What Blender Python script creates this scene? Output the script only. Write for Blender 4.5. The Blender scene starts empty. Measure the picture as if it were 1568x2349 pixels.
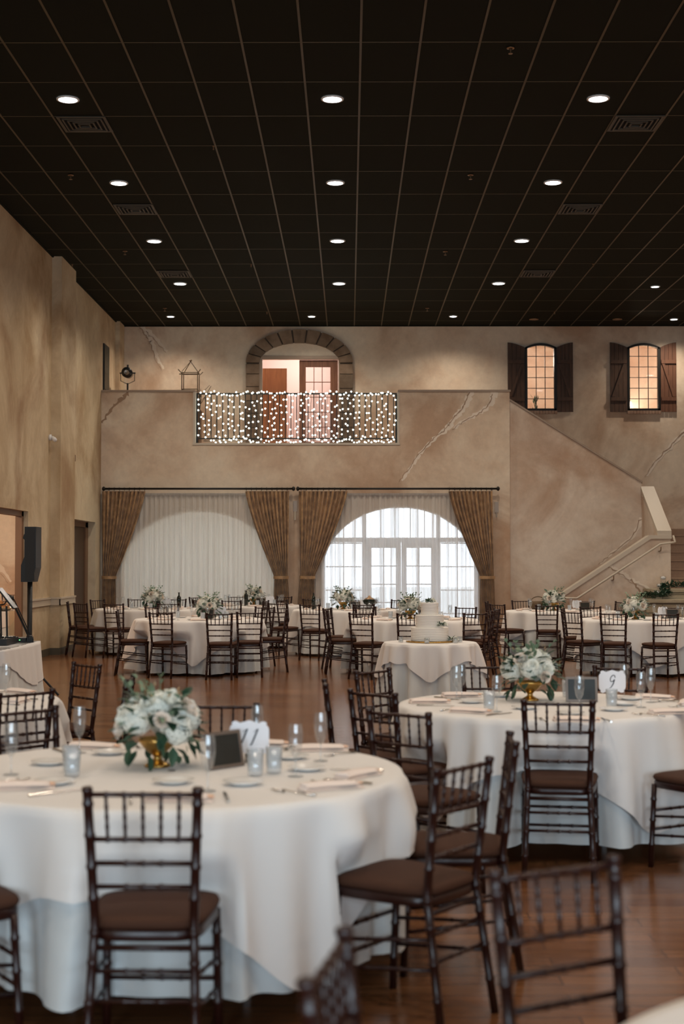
import bpy, math, random
from mathutils import Vector, Matrix
PI = math.pi
S = bpy.context.scene
C = S.collection

# ------------------------------------------------------------------ camera, world, lights, exposure
EYE = 1.62
cd = bpy.data.cameras.new('camera'); cam = bpy.data.objects.new('camera', cd); C.objects.link(cam)
cd.sensor_fit = 'VERTICAL'; cd.sensor_height = 36.0; cd.lens = 3263.0 / 2349.0 * 36.0
cd.clip_start = 0.05; cd.clip_end = 500
pitch = math.atan(112.5 / 3263); yaw = math.atan(16 / 3263)
cam.location = (0, 0, EYE); cam.rotation_euler = (PI / 2 + pitch, 0, yaw)
cd.dof.use_dof = True; cd.dof.focus_distance = 17.5; cd.dof.aperture_fstop = 2.5
S.camera = cam
S.view_settings.view_transform = 'Standard'; S.view_settings.look = 'None'
S.view_settings.gamma = 1; S.view_settings.use_curve_mapping = False
S.view_settings.exposure = 0.0
S.cycles.use_denoising = True
S.cycles.max_bounces = 7; S.cycles.diffuse_bounces = 4; S.cycles.glossy_bounces = 3
S.cycles.transmission_bounces = 6; S.cycles.transparent_max_bounces = 24
S.cycles.sample_clamp_indirect = 6.0; S.cycles.caustics_reflective = False; S.cycles.caustics_refractive = False
W = bpy.data.worlds.new('sky'); S.world = W; W.use_nodes = True
W.node_tree.nodes['Background'].inputs[0].default_value = (0.80, 0.90, 1.0, 1)
W.node_tree.nodes['Background'].inputs[1].default_value = 6.0

WARM = (1.0, 0.83, 0.66)
LAMP_W = 205.0      # each recessed downlight
DAY_W = 265.0      # each daylight window behind the camera
ROOM_W = 60.0

def area(name, loc, rot, sx, sy, watt, col):
    l = bpy.data.lights.new(name, 'AREA'); l.shape = 'RECTANGLE'; l.size = sx; l.size_y = sy
    l.energy = watt; l.color = col
    o = bpy.data.objects.new(name, l); C.objects.link(o); o.location = loc; o.rotation_euler = rot
    return o
# daylight through the three tall windows in the wall behind the camera
for wx in (-2.6, 1.2, 5.0):
    area('daylight', (wx, -4.94, 1.9), (PI / 2, 0, 0), 2.0, 2.6, DAY_W, (0.68, 0.86, 1.0))

def point(name, loc, watt, col, rad=0.1, parent=None):
    l = bpy.data.lights.new(name, 'POINT'); l.energy = watt; l.color = col; l.shadow_soft_size = rad
    o = bpy.data.objects.new(name, l); C.objects.link(o); o.location = loc; o.parent = parent
    return o

# ------------------------------------------------------------------ materials
def hexc(r, g, b):
    f = lambda c: (c / 255 / 12.92) if c <= 10 else ((c / 255 + .055) / 1.055) ** 2.4
    return (f(r), f(g), f(b), 1)

class NT:
    def __init__(s, name):
        s.m = bpy.data.materials.new(name); s.m.use_nodes = True; s.t = s.m.node_tree; s.n = s.t.nodes
        s.b = s.n['Principled BSDF']; s.out = s.n['Material Output']
    def add(s, ty, **kw):
        n = s.n.new(ty)
        for k, v in kw.items():
            if k in n.inputs: n.inputs[k].default_value = v
            else: setattr(n, k, v)
        return n
    def link(s, a, ao, b, bi): s.t.links.new(a.outputs[ao], b.inputs[bi])
    def set(s, **kw):
        for k, v in kw.items(): s.b.inputs[k.replace('_', ' ')].default_value = v
        return s

def plain(name, col, rough=.6, metal=0.0, spec=.5, noise=0.0, nscale=20, bump=0.0, sheen=0.0):
    k = NT(name); k.set(Base_Color=(*col[:3], 1), Roughness=rough, Metallic=metal)
    k.b.inputs['Specular IOR Level'].default_value = spec
    if sheen: k.b.inputs['Sheen Weight'].default_value = sheen
    if noise or bump:
        tc = k.add('ShaderNodeTexCoord'); nz = k.add('ShaderNodeTexNoise', Scale=nscale, Detail=4.0)
        k.link(tc, 'Object', nz, 'Vector')
        if noise:
            mr = k.add('ShaderNodeMapRange'); mr.inputs['To Min'].default_value = 1 - noise; mr.inputs['To Max'].default_value = 1 + noise
            k.link(nz, 'Fac', mr, 'Value')
            mx = k.add('ShaderNodeVectorMath', operation='SCALE'); mx.inputs[0].default_value = col[:3]
            k.link(mr, 'Result', mx, 'Scale'); k.link(mx, 'Vector', k.b, 'Base Color')
        if bump:
            bp = k.add('ShaderNodeBump', Strength=bump, Distance=.01); k.link(nz, 'Fac', bp, 'Height'); k.link(bp, 'Normal', k.b, 'Normal')
    return k.m

def glow(name, col, st):
    k = NT(name); k.set(Base_Color=(0, 0, 0, 1), Roughness=.5)
    k.b.inputs['Emission Color'].default_value = (*col, 1); k.b.inputs['Emission Strength'].default_value = st
    return k.m

def plaster(name, c_lo, c_mid, c_hi, scale=.45, stain=(.36, .20, .12)):
    k = NT(name); k.set(Roughness=.75)
    k.b.inputs['Specular IOR Level'].default_value = .25
    tc = k.add('ShaderNodeTexCoord')
    n1 = k.add('ShaderNodeTexNoise', Scale=scale, Detail=6.0, Roughness=.58, Distortion=.4)
    n2 = k.add('ShaderNodeTexNoise', Scale=scale * .8, Detail=5.0, Roughness=.6, Distortion=.8)
    n3 = k.add('ShaderNodeTexNoise', Scale=9.0, Detail=5.0, Roughness=.65)
    mp = k.add('ShaderNodeMapping'); mp.inputs['Location'].default_value = (7.3, 3.1, 11.7)
    k.link(tc, 'Object', n1, 'Vector'); k.link(tc, 'Object', mp, 'Vector'); k.link(mp, 'Vector', n2, 'Vector'); k.link(tc, 'Object', n3, 'Vector')
    cr = k.add('ShaderNodeValToRGB'); e = cr.color_ramp.elements
    e[0].position = .37; e[0].color = (*c_lo, 1); e[1].position = .62; e[1].color = (*c_hi, 1)
    x = e.new(.5); x.color = (*c_mid, 1)
    k.link(n1, 'Fac', cr, 'Fac')
    r2 = k.add('ShaderNodeValToRGB'); r2.color_ramp.elements[0].position = .52; r2.color_ramp.elements[1].position = .70
    k.link(n2, 'Fac', r2, 'Fac')
    m1 = k.add('ShaderNodeMix', data_type='RGBA'); m1.inputs['B'].default_value = (*stain, 1)
    sc = k.add('ShaderNodeMath', operation='MULTIPLY'); sc.inputs[1].default_value = .75
    k.link(r2, 'Color', sc, 0); k.link(sc, 'Value', m1, 'Factor'); k.link(cr, 'Color', m1, 'A')
    m2 = k.add('ShaderNodeMix', data_type='RGBA', blend_type='MULTIPLY'); m2.inputs['Factor'].default_value = 1
    mr = k.add('ShaderNodeMapRange'); mr.inputs['To Min'].default_value = .84; mr.inputs['To Max'].default_value = 1.14
    k.link(n3, 'Fac', mr, 'Value'); k.link(m1, 'Result', m2, 'A'); k.link(mr, 'Result', m2, 'B'); k.link(m2, 'Result', k.b, 'Base Color')
    bp = k.add('ShaderNodeBump', Strength=.12, Distance=.01); k.link(n3, 'Fac', bp, 'Height'); k.link(bp, 'Normal', k.b, 'Normal')
    return k.m

def floor_mat():
    k = NT('stained wood floor'); k.set(Roughness=.2); k.b.inputs['Specular IOR Level'].default_value = .6
    tc = k.add('ShaderNodeTexCoord')
    br = k.add('ShaderNodeTexBrick'); br.inputs['Scale'].default_value = 1.0
    br.inputs['Brick Width'].default_value = 1.3; br.inputs['Row Height'].default_value = .125
    br.inputs['Mortar Size'].default_value = .004; br.inputs['Mortar Smooth'].default_value = .2; br.inputs['Bias'].default_value = -.1
    br.offset = .37; br.inputs['Color1'].default_value = (.150, .060, .025, 1); br.inputs['Color2'].default_value = (.235, .104, .044, 1)
    br.inputs['Mortar'].default_value = (.085, .036, .017, 1)
    k.link(tc, 'Object', br, 'Vector')
    mp = k.add('ShaderNodeMapping'); mp.inputs['Scale'].default_value = (1.2, 14, 1)
    n = k.add('ShaderNodeTexNoise', Scale=2.2, Detail=7.0, Roughness=.62)
    k.link(tc, 'Object', mp, 'Vector'); k.link(mp, 'Vector', n, 'Vector')
    mx = k.add('ShaderNodeMix', data_type='RGBA', blend_type='MULTIPLY'); mx.inputs['Factor'].default_value = 1
    mr = k.add('ShaderNodeMapRange'); mr.inputs['To Min'].default_value = .45; mr.inputs['To Max'].default_value = 1.6
    k.link(n, 'Fac', mr, 'Value'); k.link(br, 'Color', mx, 'A'); k.link(mr, 'Result', mx, 'B')
    n2 = k.add('ShaderNodeTexNoise', Scale=.9, Detail=3.0)
    k.link(tc, 'Object', n2, 'Vector')
    r2 = k.add('ShaderNodeMapRange'); r2.inputs['To Min'].default_value = .7; r2.inputs['To Max'].default_value = 1.3
    mx2 = k.add('ShaderNodeMix', data_type='RGBA', blend_type='MULTIPLY'); mx2.inputs['Factor'].default_value = 1
    k.link(n2, 'Fac', r2, 'Value'); k.link(mx, 'Result', mx2, 'A'); k.link(r2, 'Result', mx2, 'B')
    k.link(mx2, 'Result', k.b, 'Base Color')
    rr = k.add('ShaderNodeMapRange'); rr.inputs['To Min'].default_value = .10; rr.inputs['To Max'].default_value = .24
    k.link(n, 'Fac', rr, 'Value'); k.link(rr, 'Result', k.b, 'Roughness')
    bp = k.add('ShaderNodeBump', Strength=.12, Distance=.004); k.link(n, 'Fac', bp, 'Height'); k.link(bp, 'Normal', k.b, 'Normal')
    return k.m

def sheer_mat():
    k = NT('sheer voile'); t = k.add('ShaderNodeBsdfTransparent'); d = k.add('ShaderNodeBsdfDiffuse'); tr = k.add('ShaderNodeBsdfTranslucent')
    d.inputs['Color'].default_value = (.88, .85, .80, 1); tr.inputs['Color'].default_value = (.86, .87, .88, 1); t.inputs['Color'].default_value = (.95, .95, .95, 1)
    a = k.add('ShaderNodeMixShader'); a.inputs[0].default_value = .36; b = k.add('ShaderNodeMixShader')
    tc = k.add('ShaderNodeTexCoord'); mp = k.add('ShaderNodeMapping'); mp.inputs['Scale'].default_value = (13, 0, .12); n = k.add('ShaderNodeTexNoise', Scale=1.0, Detail=3.0, Roughness=.7)
    mr = k.add('ShaderNodeMapRange'); mr.inputs['From Min'].default_value = .32; mr.inputs['From Max'].default_value = .68; mr.inputs['To Min'].default_value = .70; mr.inputs['To Max'].default_value = .98
    k.link(tc, 'Object', mp, 'Vector'); k.link(mp, 'Vector', n, 'Vector'); k.link(n, 'Fac', mr, 'Value'); k.link(mr, 'Result', b, 0)      # gathered cloth is denser where the folds bunch
    k.link(d, 0, a, 1); k.link(tr, 0, a, 2); k.link(t, 0, b, 1); k.link(a, 0, b, 2); k.link(b, 0, k.out, 0)
    return k.m

def glass_mat(name, tint=(.97, .98, .98), rough=.02, ior=1.45, milk=0.0):
    k = NT(name); t = k.add('ShaderNodeBsdfTransparent'); g = k.add('ShaderNodeBsdfGlossy'); lw_ = k.add('ShaderNodeLayerWeight', Blend=.5); pw = k.add('ShaderNodeMath', operation='POWER'); pw.inputs[1].default_value = 3.0; k.link(lw_, 'Facing', pw, 0)
    f = k.add('ShaderNodeMath', operation='MULTIPLY_ADD'); f.inputs[1].default_value = .75; f.inputs[2].default_value = ((ior - 1) / (ior + 1)) ** 2 * 1.2; k.link(pw, 'Value', f, 0)
    t.inputs['Color'].default_value = (*tint, 1); g.inputs['Roughness'].default_value = rough
    m = k.add('ShaderNodeMixShader'); k.link(f, 0, m, 0); k.link(t, 0, m, 1); k.link(g, 0, m, 2)
    df = k.add('ShaderNodeBsdfDiffuse'); df.inputs['Color'].default_value = (.8, .86, .9, 1); m2 = k.add('ShaderNodeMixShader'); m2.inputs[0].default_value = milk; k.link(m, 0, m2, 1); k.link(df, 0, m2, 2); k.link(m2, 0, k.out, 0)
    return k.m

def drape_mat():
    k = NT('bronze damask'); k.set(Roughness=.5); k.b.inputs['Sheen Weight'].default_value = .3
    tc = k.add('ShaderNodeTexCoord'); v = k.add('ShaderNodeTexVoronoi', Scale=7.0); n = k.add('ShaderNodeTexNoise', Scale=18.0, Detail=4.0)
    k.link(tc, 'Object', v, 'Vector'); k.link(tc, 'Object', n, 'Vector')
    ad = k.add('ShaderNodeMath', operation='MULTIPLY'); k.link(v, 'Distance', ad, 0); k.link(n, 'Fac', ad, 1)
    cr = k.add('ShaderNodeValToRGB'); e = cr.color_ramp.elements
    e[0].position = .08; e[0].color = (.28, .155, .07, 1); e[1].position = .38; e[1].color = (.52, .32, .155, 1)
    k.link(ad, 'Value', cr, 'Fac'); k.link(cr, 'Color', k.b, 'Base Color')
    return k.m

def wood_mat(name, c1, c2, rough=.5, sc=3.0, axis=(12, 12, 1)):
    k = NT(name); k.set(Roughness=rough)
    tc = k.add('ShaderNodeTexCoord'); mp = k.add('ShaderNodeMapping'); mp.inputs['Scale'].default_value = axis
    n = k.add('ShaderNodeTexNoise', Scale=sc, Detail=5.0); k.link(tc, 'Object', mp, 'Vector'); k.link(mp, 'Vector', n, 'Vector')
    cr = k.add('ShaderNodeValToRGB'); e = cr.color_ramp.elements; e[0].position = .3; e[1].position = .7
    e[0].color = (*c1, 1); e[1].color = (*c2, 1); k.link(n, 'Fac', cr, 'Fac'); k.link(cr, 'Color', k.b, 'Base Color')
    return k.m

def stone_mat(name, a, b, bw=.28, rh=.2):
    k = NT(name); k.set(Roughness=.85)
    tc = k.add('ShaderNodeTexCoord'); v = k.add('ShaderNodeTexNoise', Scale=3.0, Detail=6.0); k.link(tc, 'Object', v, 'Vector')
    cr = k.add('ShaderNodeValToRGB'); e = cr.color_ramp.elements; e[0].position = .35; e[1].position = .65; e[0].color = (*a, 1); e[1].color = (*b, 1)
    k.link(v, 'Fac', cr, 'Fac'); k.link(cr, 'Color', k.b, 'Base Color')
    n = k.add('ShaderNodeTexNoise', Scale=14.0, Detail=4.0); bp = k.add('ShaderNodeBump', Strength=.5, Distance=.02)
    k.link(tc, 'Object', n, 'Vector'); k.link(n, 'Fac', bp, 'Height'); k.link(bp, 'Normal', k.b, 'Normal')
    return k.m

M = {}
M['wall'] = plaster('faux plaster', (.55, .385, .27), (.74, .60, .46), (.82, .71, .57), .55, (.46, .27, .16))
M['wall_pink'] = plaster('rosy plaster', (.56, .41, .31), (.74, .62, .505), (.82, .72, .61), .6, (.50, .32, .21))
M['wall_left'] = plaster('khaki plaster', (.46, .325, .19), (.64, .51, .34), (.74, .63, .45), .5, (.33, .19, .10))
M['cap'] = plain('painted ledge', (.38, .29, .22), .5)
M['cap_light'] = plain('cream ledge', (.62, .55, .45), .45)
M['crack_dark'] = plain('crack line', (.40, .27, .18), .8, noise=.3, nscale=8)  # darker brown line of the painted wall cracks
M['crack_light'] = plain('crack vein', (.86, .76, .64), .8, noise=.12, nscale=8)
M['ceiling'] = plain('black ceiling tile', (.0108, .0112, .0062), .9, spec=.15, noise=.15, nscale=60)
M['tbar'] = plain('dark bronze tee bar', (.085, .062, .030), .5, spec=.3)
M['floor'] = floor_mat()
M['mahog'] = plain('mahogany lacquer', (.021, .0048, .0034), .30, spec=.45, noise=.3, nscale=30)
M['cushion'] = plain('brown cushion', (.060, .025, .014), .8, spec=.2, noise=.12, nscale=90, bump=.1)
M['cloth'] = plain('cool white linen', (.69, .725, .725), .8, spec=.2, sheen=.2, noise=.02, nscale=6)
M['topper'] = plain('ivory linen', (.79, .765, .74), .7, spec=.25, sheen=.2, noise=.02, nscale=5)
M['napkin'] = plain('blush napkin', (.84, .72, .65), .75, sheen=.2)
M['napkin_peach'] = plain('peach napkin edge', (.78, .52, .38), .75)
M['sheer'] = sheer_mat()
M['blind'] = plain('closed white panel', (.80, .80, .80), .8)
M['drape'] = drape_mat()
M['iron'] = plain('black iron', (.014, .012, .010), .45, metal=.3)
M['black'] = plain('black equipment', (.010, .011, .012), .5)
M['gloss_black'] = plain('glossy black', (.012, .013, .014), .18)
M['steel'] = plain('polished steel', (.62, .60, .57), .2, metal=1.0)
M['gold'] = plain('antique gold', (.55, .33, .10), .25, metal=1.0)
M['brass'] = plain('dull brass', (.30, .19, .11), .35, metal=.9)
M['white'] = plain('white enamel', (.82, .82, .82), .35)
M['china'] = plain('white china', (.86, .85, .83), .15, spec=.6)
M['card'] = plain('white card', (.86, .87, .92), .6)
M['ink'] = plain('dark ink', (.02, .02, .025), .6)
M['slate'] = plain('chalkboard', (.016, .018, .016), .4, noise=.3, nscale=25)
M['pewter'] = plain('brown pewter frame', (.19, .15, .125), .4, metal=.4)
M['glass'] = glass_mat('clear glass', (.94, .955, .965), .03, 1.95, .05)
M['frost'] = glass_mat('thick glass', (.93, .95, .97), .12, 1.9, .22)
M['pane'] = glass_mat('window glass', (.97, .97, .97), .02, 1.4)
M['door_wood'] = wood_mat('red brown door', (.17, .06, .025), (.27, .11, .05), .4)
M['oak'] = wood_mat('orange oak door', (.36, .15, .06), (.48, .22, .09), .45)
M['shutter'] = wood_mat('stained shutter', (.052, .026, .014), (.105, .052, .028), .6)
M['shutter_red'] = wood_mat('red stained shutter', (.11, .046, .024), (.19, .08, .042), .6)
M['brown'] = plain('brown laminate door', (.085, .045, .020), .5, noise=.1, nscale=3)
M['casing'] = plain('brown casing', (.20, .105, .055), .5)
M['stone'] = stone_mat('arch stone', (.165, .105, .065), (.30, .215, .15))
M['stone_dark'] = stone_mat('dark arch stone', (.125, .085, .055), (.21, .155, .11))
M['mortar'] = plain('stone joint', (.10, .07, .05), .9)
M['tread_stone'] = stone_mat('pale stone block', (.36, .31, .215), (.46, .40, .29))
M['tread_joint'] = plain('pale stone joint', (.24, .20, .14), .9)
M['carpet'] = plain('brown stair carpet', (.36, .245, .17), .9, noise=.15, nscale=40)
M['pinkroom'] = plain('pale pink paint', (.74, .62, .58), .7)
M['peach'] = plaster('peach plaster', (.72, .56, .44), (.78, .64, .52), (.82, .70, .58), .8, (.6, .38, .26))
M['petal'] = plain('white petal', (.86, .86, .78), .65, noise=.06, nscale=30, sheen=.1)
M['petal_blush'] = plain('blush petal', (.86, .76, .66), .6, noise=.05, nscale=30)
M['leaf'] = plain('dark leaf', (.030, .075, .042), .4, noise=.35, nscale=15)
M['leaf_pale'] = plain('eucalyptus leaf', (.17, .25, .16), .5, noise=.2, nscale=15)
M['icing'] = plain('white icing', (.86, .82, .76), .5, spec=.4)
M['bread'] = plain('bread crust', (.52, .30, .15), .7, noise=.35, nscale=25, bump=.3)
M['lens'] = glow('lamp lens', (.92, .97, 1.0), 14)
M['bulb'] = glow('fairy bulb', (.93, 1.0, .88), 8)
M['warmglobe'] = glow('lit globe', (1, .82, .62), 9)
M['led'] = glow('green led', (.2, 1, .3), 2)
M['doorpaint'] = plain('pale door paint', (.78, .80, .82), .5)
M['pave'] = plain('outdoor paving', (.55, .55, .53), .8, noise=.1, nscale=2)
M['hedge'] = plain('outdoor hedge', (.20, .27, .20), .9, noise=.4, nscale=6)
M['bottle'] = plain('dark bottle glass', (.008, .012, .008), .08)
M['duct'] = plain('vent louver', (.055, .045, .030), .5)
M['duct_dark'] = plain('vent throat', (.002, .002, .002), .9)
M['wax'] = plain('candle wax', (.88, .87, .84), .4)
M['wicker'] = plain('brown wicker', (.11, .065, .03), .7, noise=.4, nscale=60, bump=.4)

# ------------------------------------------------------------------ mesh helpers
class MB:
    def __init__(s): s.v = []; s.f = []; s.mi = []; s.m = 0
    def q(s, *ids): s.f.append(tuple(ids)); s.mi.append(s.m)
    def pts(s, *ps):
        k = len(s.v); s.v += [tuple(p) for p in ps]; return list(range(k, k + len(ps)))
    def poly(s, *ps): s.q(*s.pts(*ps)); return s
    def box(s, a, b, mat=None):
        (x0, y0, z0), (x1, y1, z1) = a, b
        P = [(x0, y0, z0), (x1, y0, z0), (x1, y1, z0), (x0, y1, z0), (x0, y0, z1), (x1, y0, z1), (x1, y1, z1), (x0, y1, z1)]
        if mat: P = [tuple(mat @ Vector(p)) for p in P]
        i = s.pts(*P)
        for f in ((0, 3, 2, 1), (4, 5, 6, 7), (0, 1, 5, 4), (1, 2, 6, 5), (2, 3, 7, 6), (3, 0, 4, 7)): s.q(*[i[k] for k in f])
        return s
    def tube(s, path, rad, n=8, caps=True):
        path = [Vector(p) for p in path]; rad = rad if hasattr(rad, '__len__') else [rad] * len(path)
        rings = []; ref = None
        for k, p in enumerate(path):
            d = (path[min(k + 1, len(path) - 1)] - path[max(k - 1, 0)]).normalized()
            if ref is None: ref = Vector((1, 0, 0)) if abs(d.x) < .8 else Vector((0, 1, 0))
            a = (ref - d * ref.dot(d)).normalized(); b = d.cross(a); ref = a
            rings.append(s.pts(*[p + (a * math.cos(2 * PI * j / n) + b * math.sin(2 * PI * j / n)) * rad[k] for j in range(n)]))
        for r0, r1 in zip(rings, rings[1:]):
            for j in range(n): s.q(r0[j], r0[(j + 1) % n], r1[(j + 1) % n], r1[j])
        if caps: s.q(*rings[0][::-1]); s.q(*rings[-1])
        return s
    def lathe(s, prof, c=(0, 0, 0), n=20, caps=False):
        rings = [s.pts(*[(c[0] + r * math.cos(2 * PI * j / n), c[1] + r * math.sin(2 * PI * j / n), c[2] + z) for j in range(n)]) for r, z in prof]
        for r0, r1 in zip(rings, rings[1:]):
            for j in range(n): s.q(r0[j], r0[(j + 1) % n], r1[(j + 1) % n], r1[j])
        if caps: s.q(*rings[0][::-1]); s.q(*rings[-1])
        return s
    def prism(s, outline, y0, y1, close=True):      # outline in x,z extruded along y
        a = s.pts(*[(x, y0, z) for x, z in outline]); b = s.pts(*[(x, y1, z) for x, z in outline])
        s.q(*a); s.q(*b[::-1]); n = len(a)
        for j in range(n): s.q(a[(j + 1) % n], a[j], b[j], b[(j + 1) % n])
        return s
    def build(s, name, mat, parent=None, smooth=False):
        me = bpy.data.meshes.new(name); me.from_pydata(s.v, [], s.f)
        for m in (mat if isinstance(mat, (list, tuple)) else [mat]): me.materials.append(m)
        if any(s.mi): me.polygons.foreach_set('material_index', s.mi)
        if smooth: me.polygons.foreach_set('use_smooth', [True] * len(me.polygons))
        me.update()
        o = bpy.data.objects.new(name, me); C.objects.link(o); o.parent = parent
        return o

def weld_smooth(o, ang=40):
    o.data.set_sharp_from_angle(angle=math.radians(ang)); return o
def tag(o, label, cat, group=None, kind=None):
    o['label'] = label; o['category'] = cat
    if group: o['group'] = group
    if kind: o['kind'] = kind
    return o
def struct(o): o['kind'] = 'structure'; return o
def thing(name, label, cat, loc=(0, 0, 0), rz=0, group=None):
    o = bpy.data.objects.new(name, None); C.objects.link(o); o.location = loc; o.rotation_euler = (0, 0, rz)
    o.empty_display_size = .1
    return tag(o, label, cat, group)
def dup(root, loc=None, rz=None, label=None, group=None, scale=None):
    r = root.copy(); C.objects.link(r)
    if loc is not None: r.location = loc
    if rz is not None: r.rotation_euler = (0, 0, rz)
    if scale: r.scale = (scale,) * 3
    if label: r['label'] = label
    if group: r['group'] = group
    for ch in list(root.children):
        c = ch.copy(); C.objects.link(c); c.parent = r
        for g in ch.children:
            d = g.copy(); C.objects.link(d); d.parent = c
    return r
R = random.Random(7)

# ------------------------------------------------------------------ the setting
XL, XR, YF, YB, YW, ZC = -5.17, 10.0, -5.0, 29.6, 31.95, 6.93
m = MB(); m.box((-11, YF - .3, -.1), (XR + .3, 33.5, 0)); struct(m.build('floor', M['floor']))

m = MB(); m.box((XL - .2, YF - .3, ZC), (XR + .3, YW + .3, ZC + .1)); m.m = 1
x = .1215 - .6096 * 9
while x < XR: m.box((x - .012, YF, ZC - .006), (x + .012, YW, ZC - .0005)); x += .6096
y = 14.387 - 1.2065 * 16
while y < YW: m.box((XL, y - .007, ZC - .004), (XR, y + .007, ZC - .0004)); y += 1.2065
m.m = 0
m.box((XL, YF, ZC - .02), (XL + .03, YW, ZC - .0003)); m.box((XL, YW - .03, ZC - .02), (XR, YW, ZC - .0003))
struct(m.build('ceiling', [M['ceiling'], M['tbar']]))

def ribbon(m, pts, width, plane, off, mi, seed):
    """painted crack: a jagged band lying on a wall plane ('y' value or 'x' value)"""
    rr = random.Random(seed); P = []
    for a, b in zip(pts, pts[1:]):
        n = 7
        for k in range(n):
            t = k / n; P.append((a[0] + (b[0] - a[0]) * t + rr.uniform(-.02, .02), a[1] + (b[1] - a[1]) * t + rr.uniform(-.02, .02)))
    P.append(pts[-1]); old = m.m; m.m = mi; prev = None
    for k, p in enumerate(P):
        q = P[min(k + 1, len(P) - 1)]; r = P[max(k - 1, 0)]
        dx, dz = q[0] - r[0], q[1] - r[1]; L = math.hypot(dx, dz) or 1; nx, nz = -dz / L, dx / L
        w = width * rr.uniform(.45, 1.25) * (1 - .6 * k / len(P))
        c = m.pts((p[0] - nx * w, plane - off, p[1] - nz * w), (p[0] + nx * w, plane - off, p[1] + nz * w))
        if prev: m.q(prev[0], c[0], c[1], prev[1])
        prev = c
    m.m = old
def crack(m, pts, plane, w, seed, light=True):
    if light: ribbon(m, [(a + w * 1.6, b + w) for a, b in pts], w * 2.2, plane, .003 + (seed % 10) * .0003, 2, seed)
    ribbon(m, pts, w * .42, plane, .0075 + (seed % 10) * .0003, 1, seed + 1)
WM = [None, M['crack_dark'], M['crack_light']]

# left wall: pilasters, a wide opening, a recessed door
m = MB(); XO = XL - .2
def lw(y0, y1, z0, z1): m.box((XO, y0, z0), (XL, y1, z1))
lw(YF, 19.3, 0, ZC); lw(19.3, 22.91, 2.42, ZC); lw(22.91, 26.66, 0, ZC); lw(26.66, 29.0, 2.41, ZC); lw(29.0, YW + .2, 0, ZC)
m.box((XL, 24.61, 0), (XL + .17, 25.9, ZC)); m.box((XL, 31.33, 4.1), (XL + .1, YW, ZC))
ax = [(29.0, 5.35), (28.2, 4.6), (27.9, 4.1)]
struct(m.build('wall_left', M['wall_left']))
m = MB(); m.box((XO + .02, 22.79, 0), (XL - .075, 22.909, 2.419)); m.box((XO + .02, 19.301, 2.34), (XL - .075, 22.909, 2.419)); m.box((XO + .02, 19.301, 0), (XL - .075, 19.4, 2.419))
struct(m.build('trim_1', M['casing']))
m = MB(); m.box((XO - .02, 26.66, 0), (XO + .02, 29.0, 2.41)); d = m.build('door_2', M['brown']); struct(d)
m = MB(); m.box((XO + .02, 28.72, 0), (XO + .05, 28.998, 2.40)); m.box((XO + .02, 26.662, 2.3), (XO + .05, 28.998, 2.409)); m.build('door_frame', M['casing'], d)
m = MB()
def rail_(y0, y1, xo=XL):
    m.box((xo, y0, .86), (xo + .02, y1, .985)); m.box((xo, y0, .965), (xo + .035, y1, .995)); m.box((xo, y0, .86), (xo + .028, y1, .875))
rail_(22.95, 24.6); m.box((XL, 24.575, .86), (XL + .2, 24.608, .985)); m.box((XL, 24.56, .965), (XL + .21, 24.608, .995)); rail_(24.575, 25.93, XL + .17); rail_(25.93, 26.62)
rail_(YF, 19.25)
struct(m.build('trim_2', plain('cream chair rail', (.56, .47, .36), .5)))
m = MB()
for y0, y1, xo in ((YF, 19.28, XL), (22.93, 24.6, XL), (24.585, 25.92, XL + .17), (25.92, 26.64, XL)): m.box((xo, y0, 0), (xo + .018, y1, .12))
m.box((XL, 24.59, 0), (XL + .19, 24.608, .12)); struct(m.build('baseboard_left', plain('dark olive baseboard', (.09, .075, .05), .5)))
# dark framed window high on the left wall over the balcony
w = MB(); w.box((XL, 29.75, 5.2), (XL + .03, 30.38, 6.2)); w.m = 1
for k in range(5): w.box((XL + .03, 29.79 + k * .12, 5.24), (XL + .038, 29.87 + k * .12, 6.16))
struct(w.build('window_1', [M['iron'], plain('dark green glass', (.02, .035, .028), .2)]))

# balcony front wall with two arches and the guard opening
def arch(xc, a, zs, b):
    return lambda x: (zs + b * math.sqrt(max(0, 1 - ((x - xc) / a) ** 2))) if abs(x - xc) < a - 1e-6 else 0.0
A1 = (-3.12, 1.61, 1.41, 1.24); A2 = (1.07, 1.61, 1.41, 1.33)
f1, f2 = arch(*A1), arch(*A2)
def low(x): return max(f1(x), f2(x))
def top(x): return 4.08 if -3.21 <= x <= 1.02 else 5.15
m = MB(); Y1 = YB + .3
bx = {-5.17, -3.21, 1.02, 3.35}
for xc, a, zs, b in (A1, A2):
    for k in range(41): bx.add(round(xc - a * math.cos(PI * k / 40), 5))
bx = sorted(bx)
for xa, xb in zip(bx, bx[1:]):
    e = 1e-5; la, lb = low(xa + e), low(xb - e); xm = (xa + xb) / 2
    if low(xm) == 0: la = lb = 0
    else: la, lb = max(la, 1.41), max(lb, 1.41)
    t = top(xm)
    i = m.pts((xa, YB, la), (xb, YB, lb), (xb, YB, t), (xa, YB, t), (xa, Y1, la), (xb, Y1, lb), (xb, Y1, t), (xa, Y1, t))
    m.q(i[0], i[1], i[2], i[3]); m.q(i[5], i[4], i[7], i[6]); m.q(i[3], i[2], i[6], i[7])
    if low(xm) > 0: m.q(i[1], i[0], i[4], i[5])
for xc, a, zs, b in (A1, A2):
    for sx in (-a, a): m.poly((xc + sx, YB, 0), (xc + sx, Y1, 0), (xc + sx, Y1, zs), (xc + sx, YB, zs))
for xx, z0, z1 in ((-3.21, 4.08, 5.15), (1.02, 4.08, 5.15), (3.35, 0, 5.15)): m.poly((xx, YB, z0), (xx, Y1, z0), (xx, Y1, z1), (xx, YB, z1))
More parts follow.
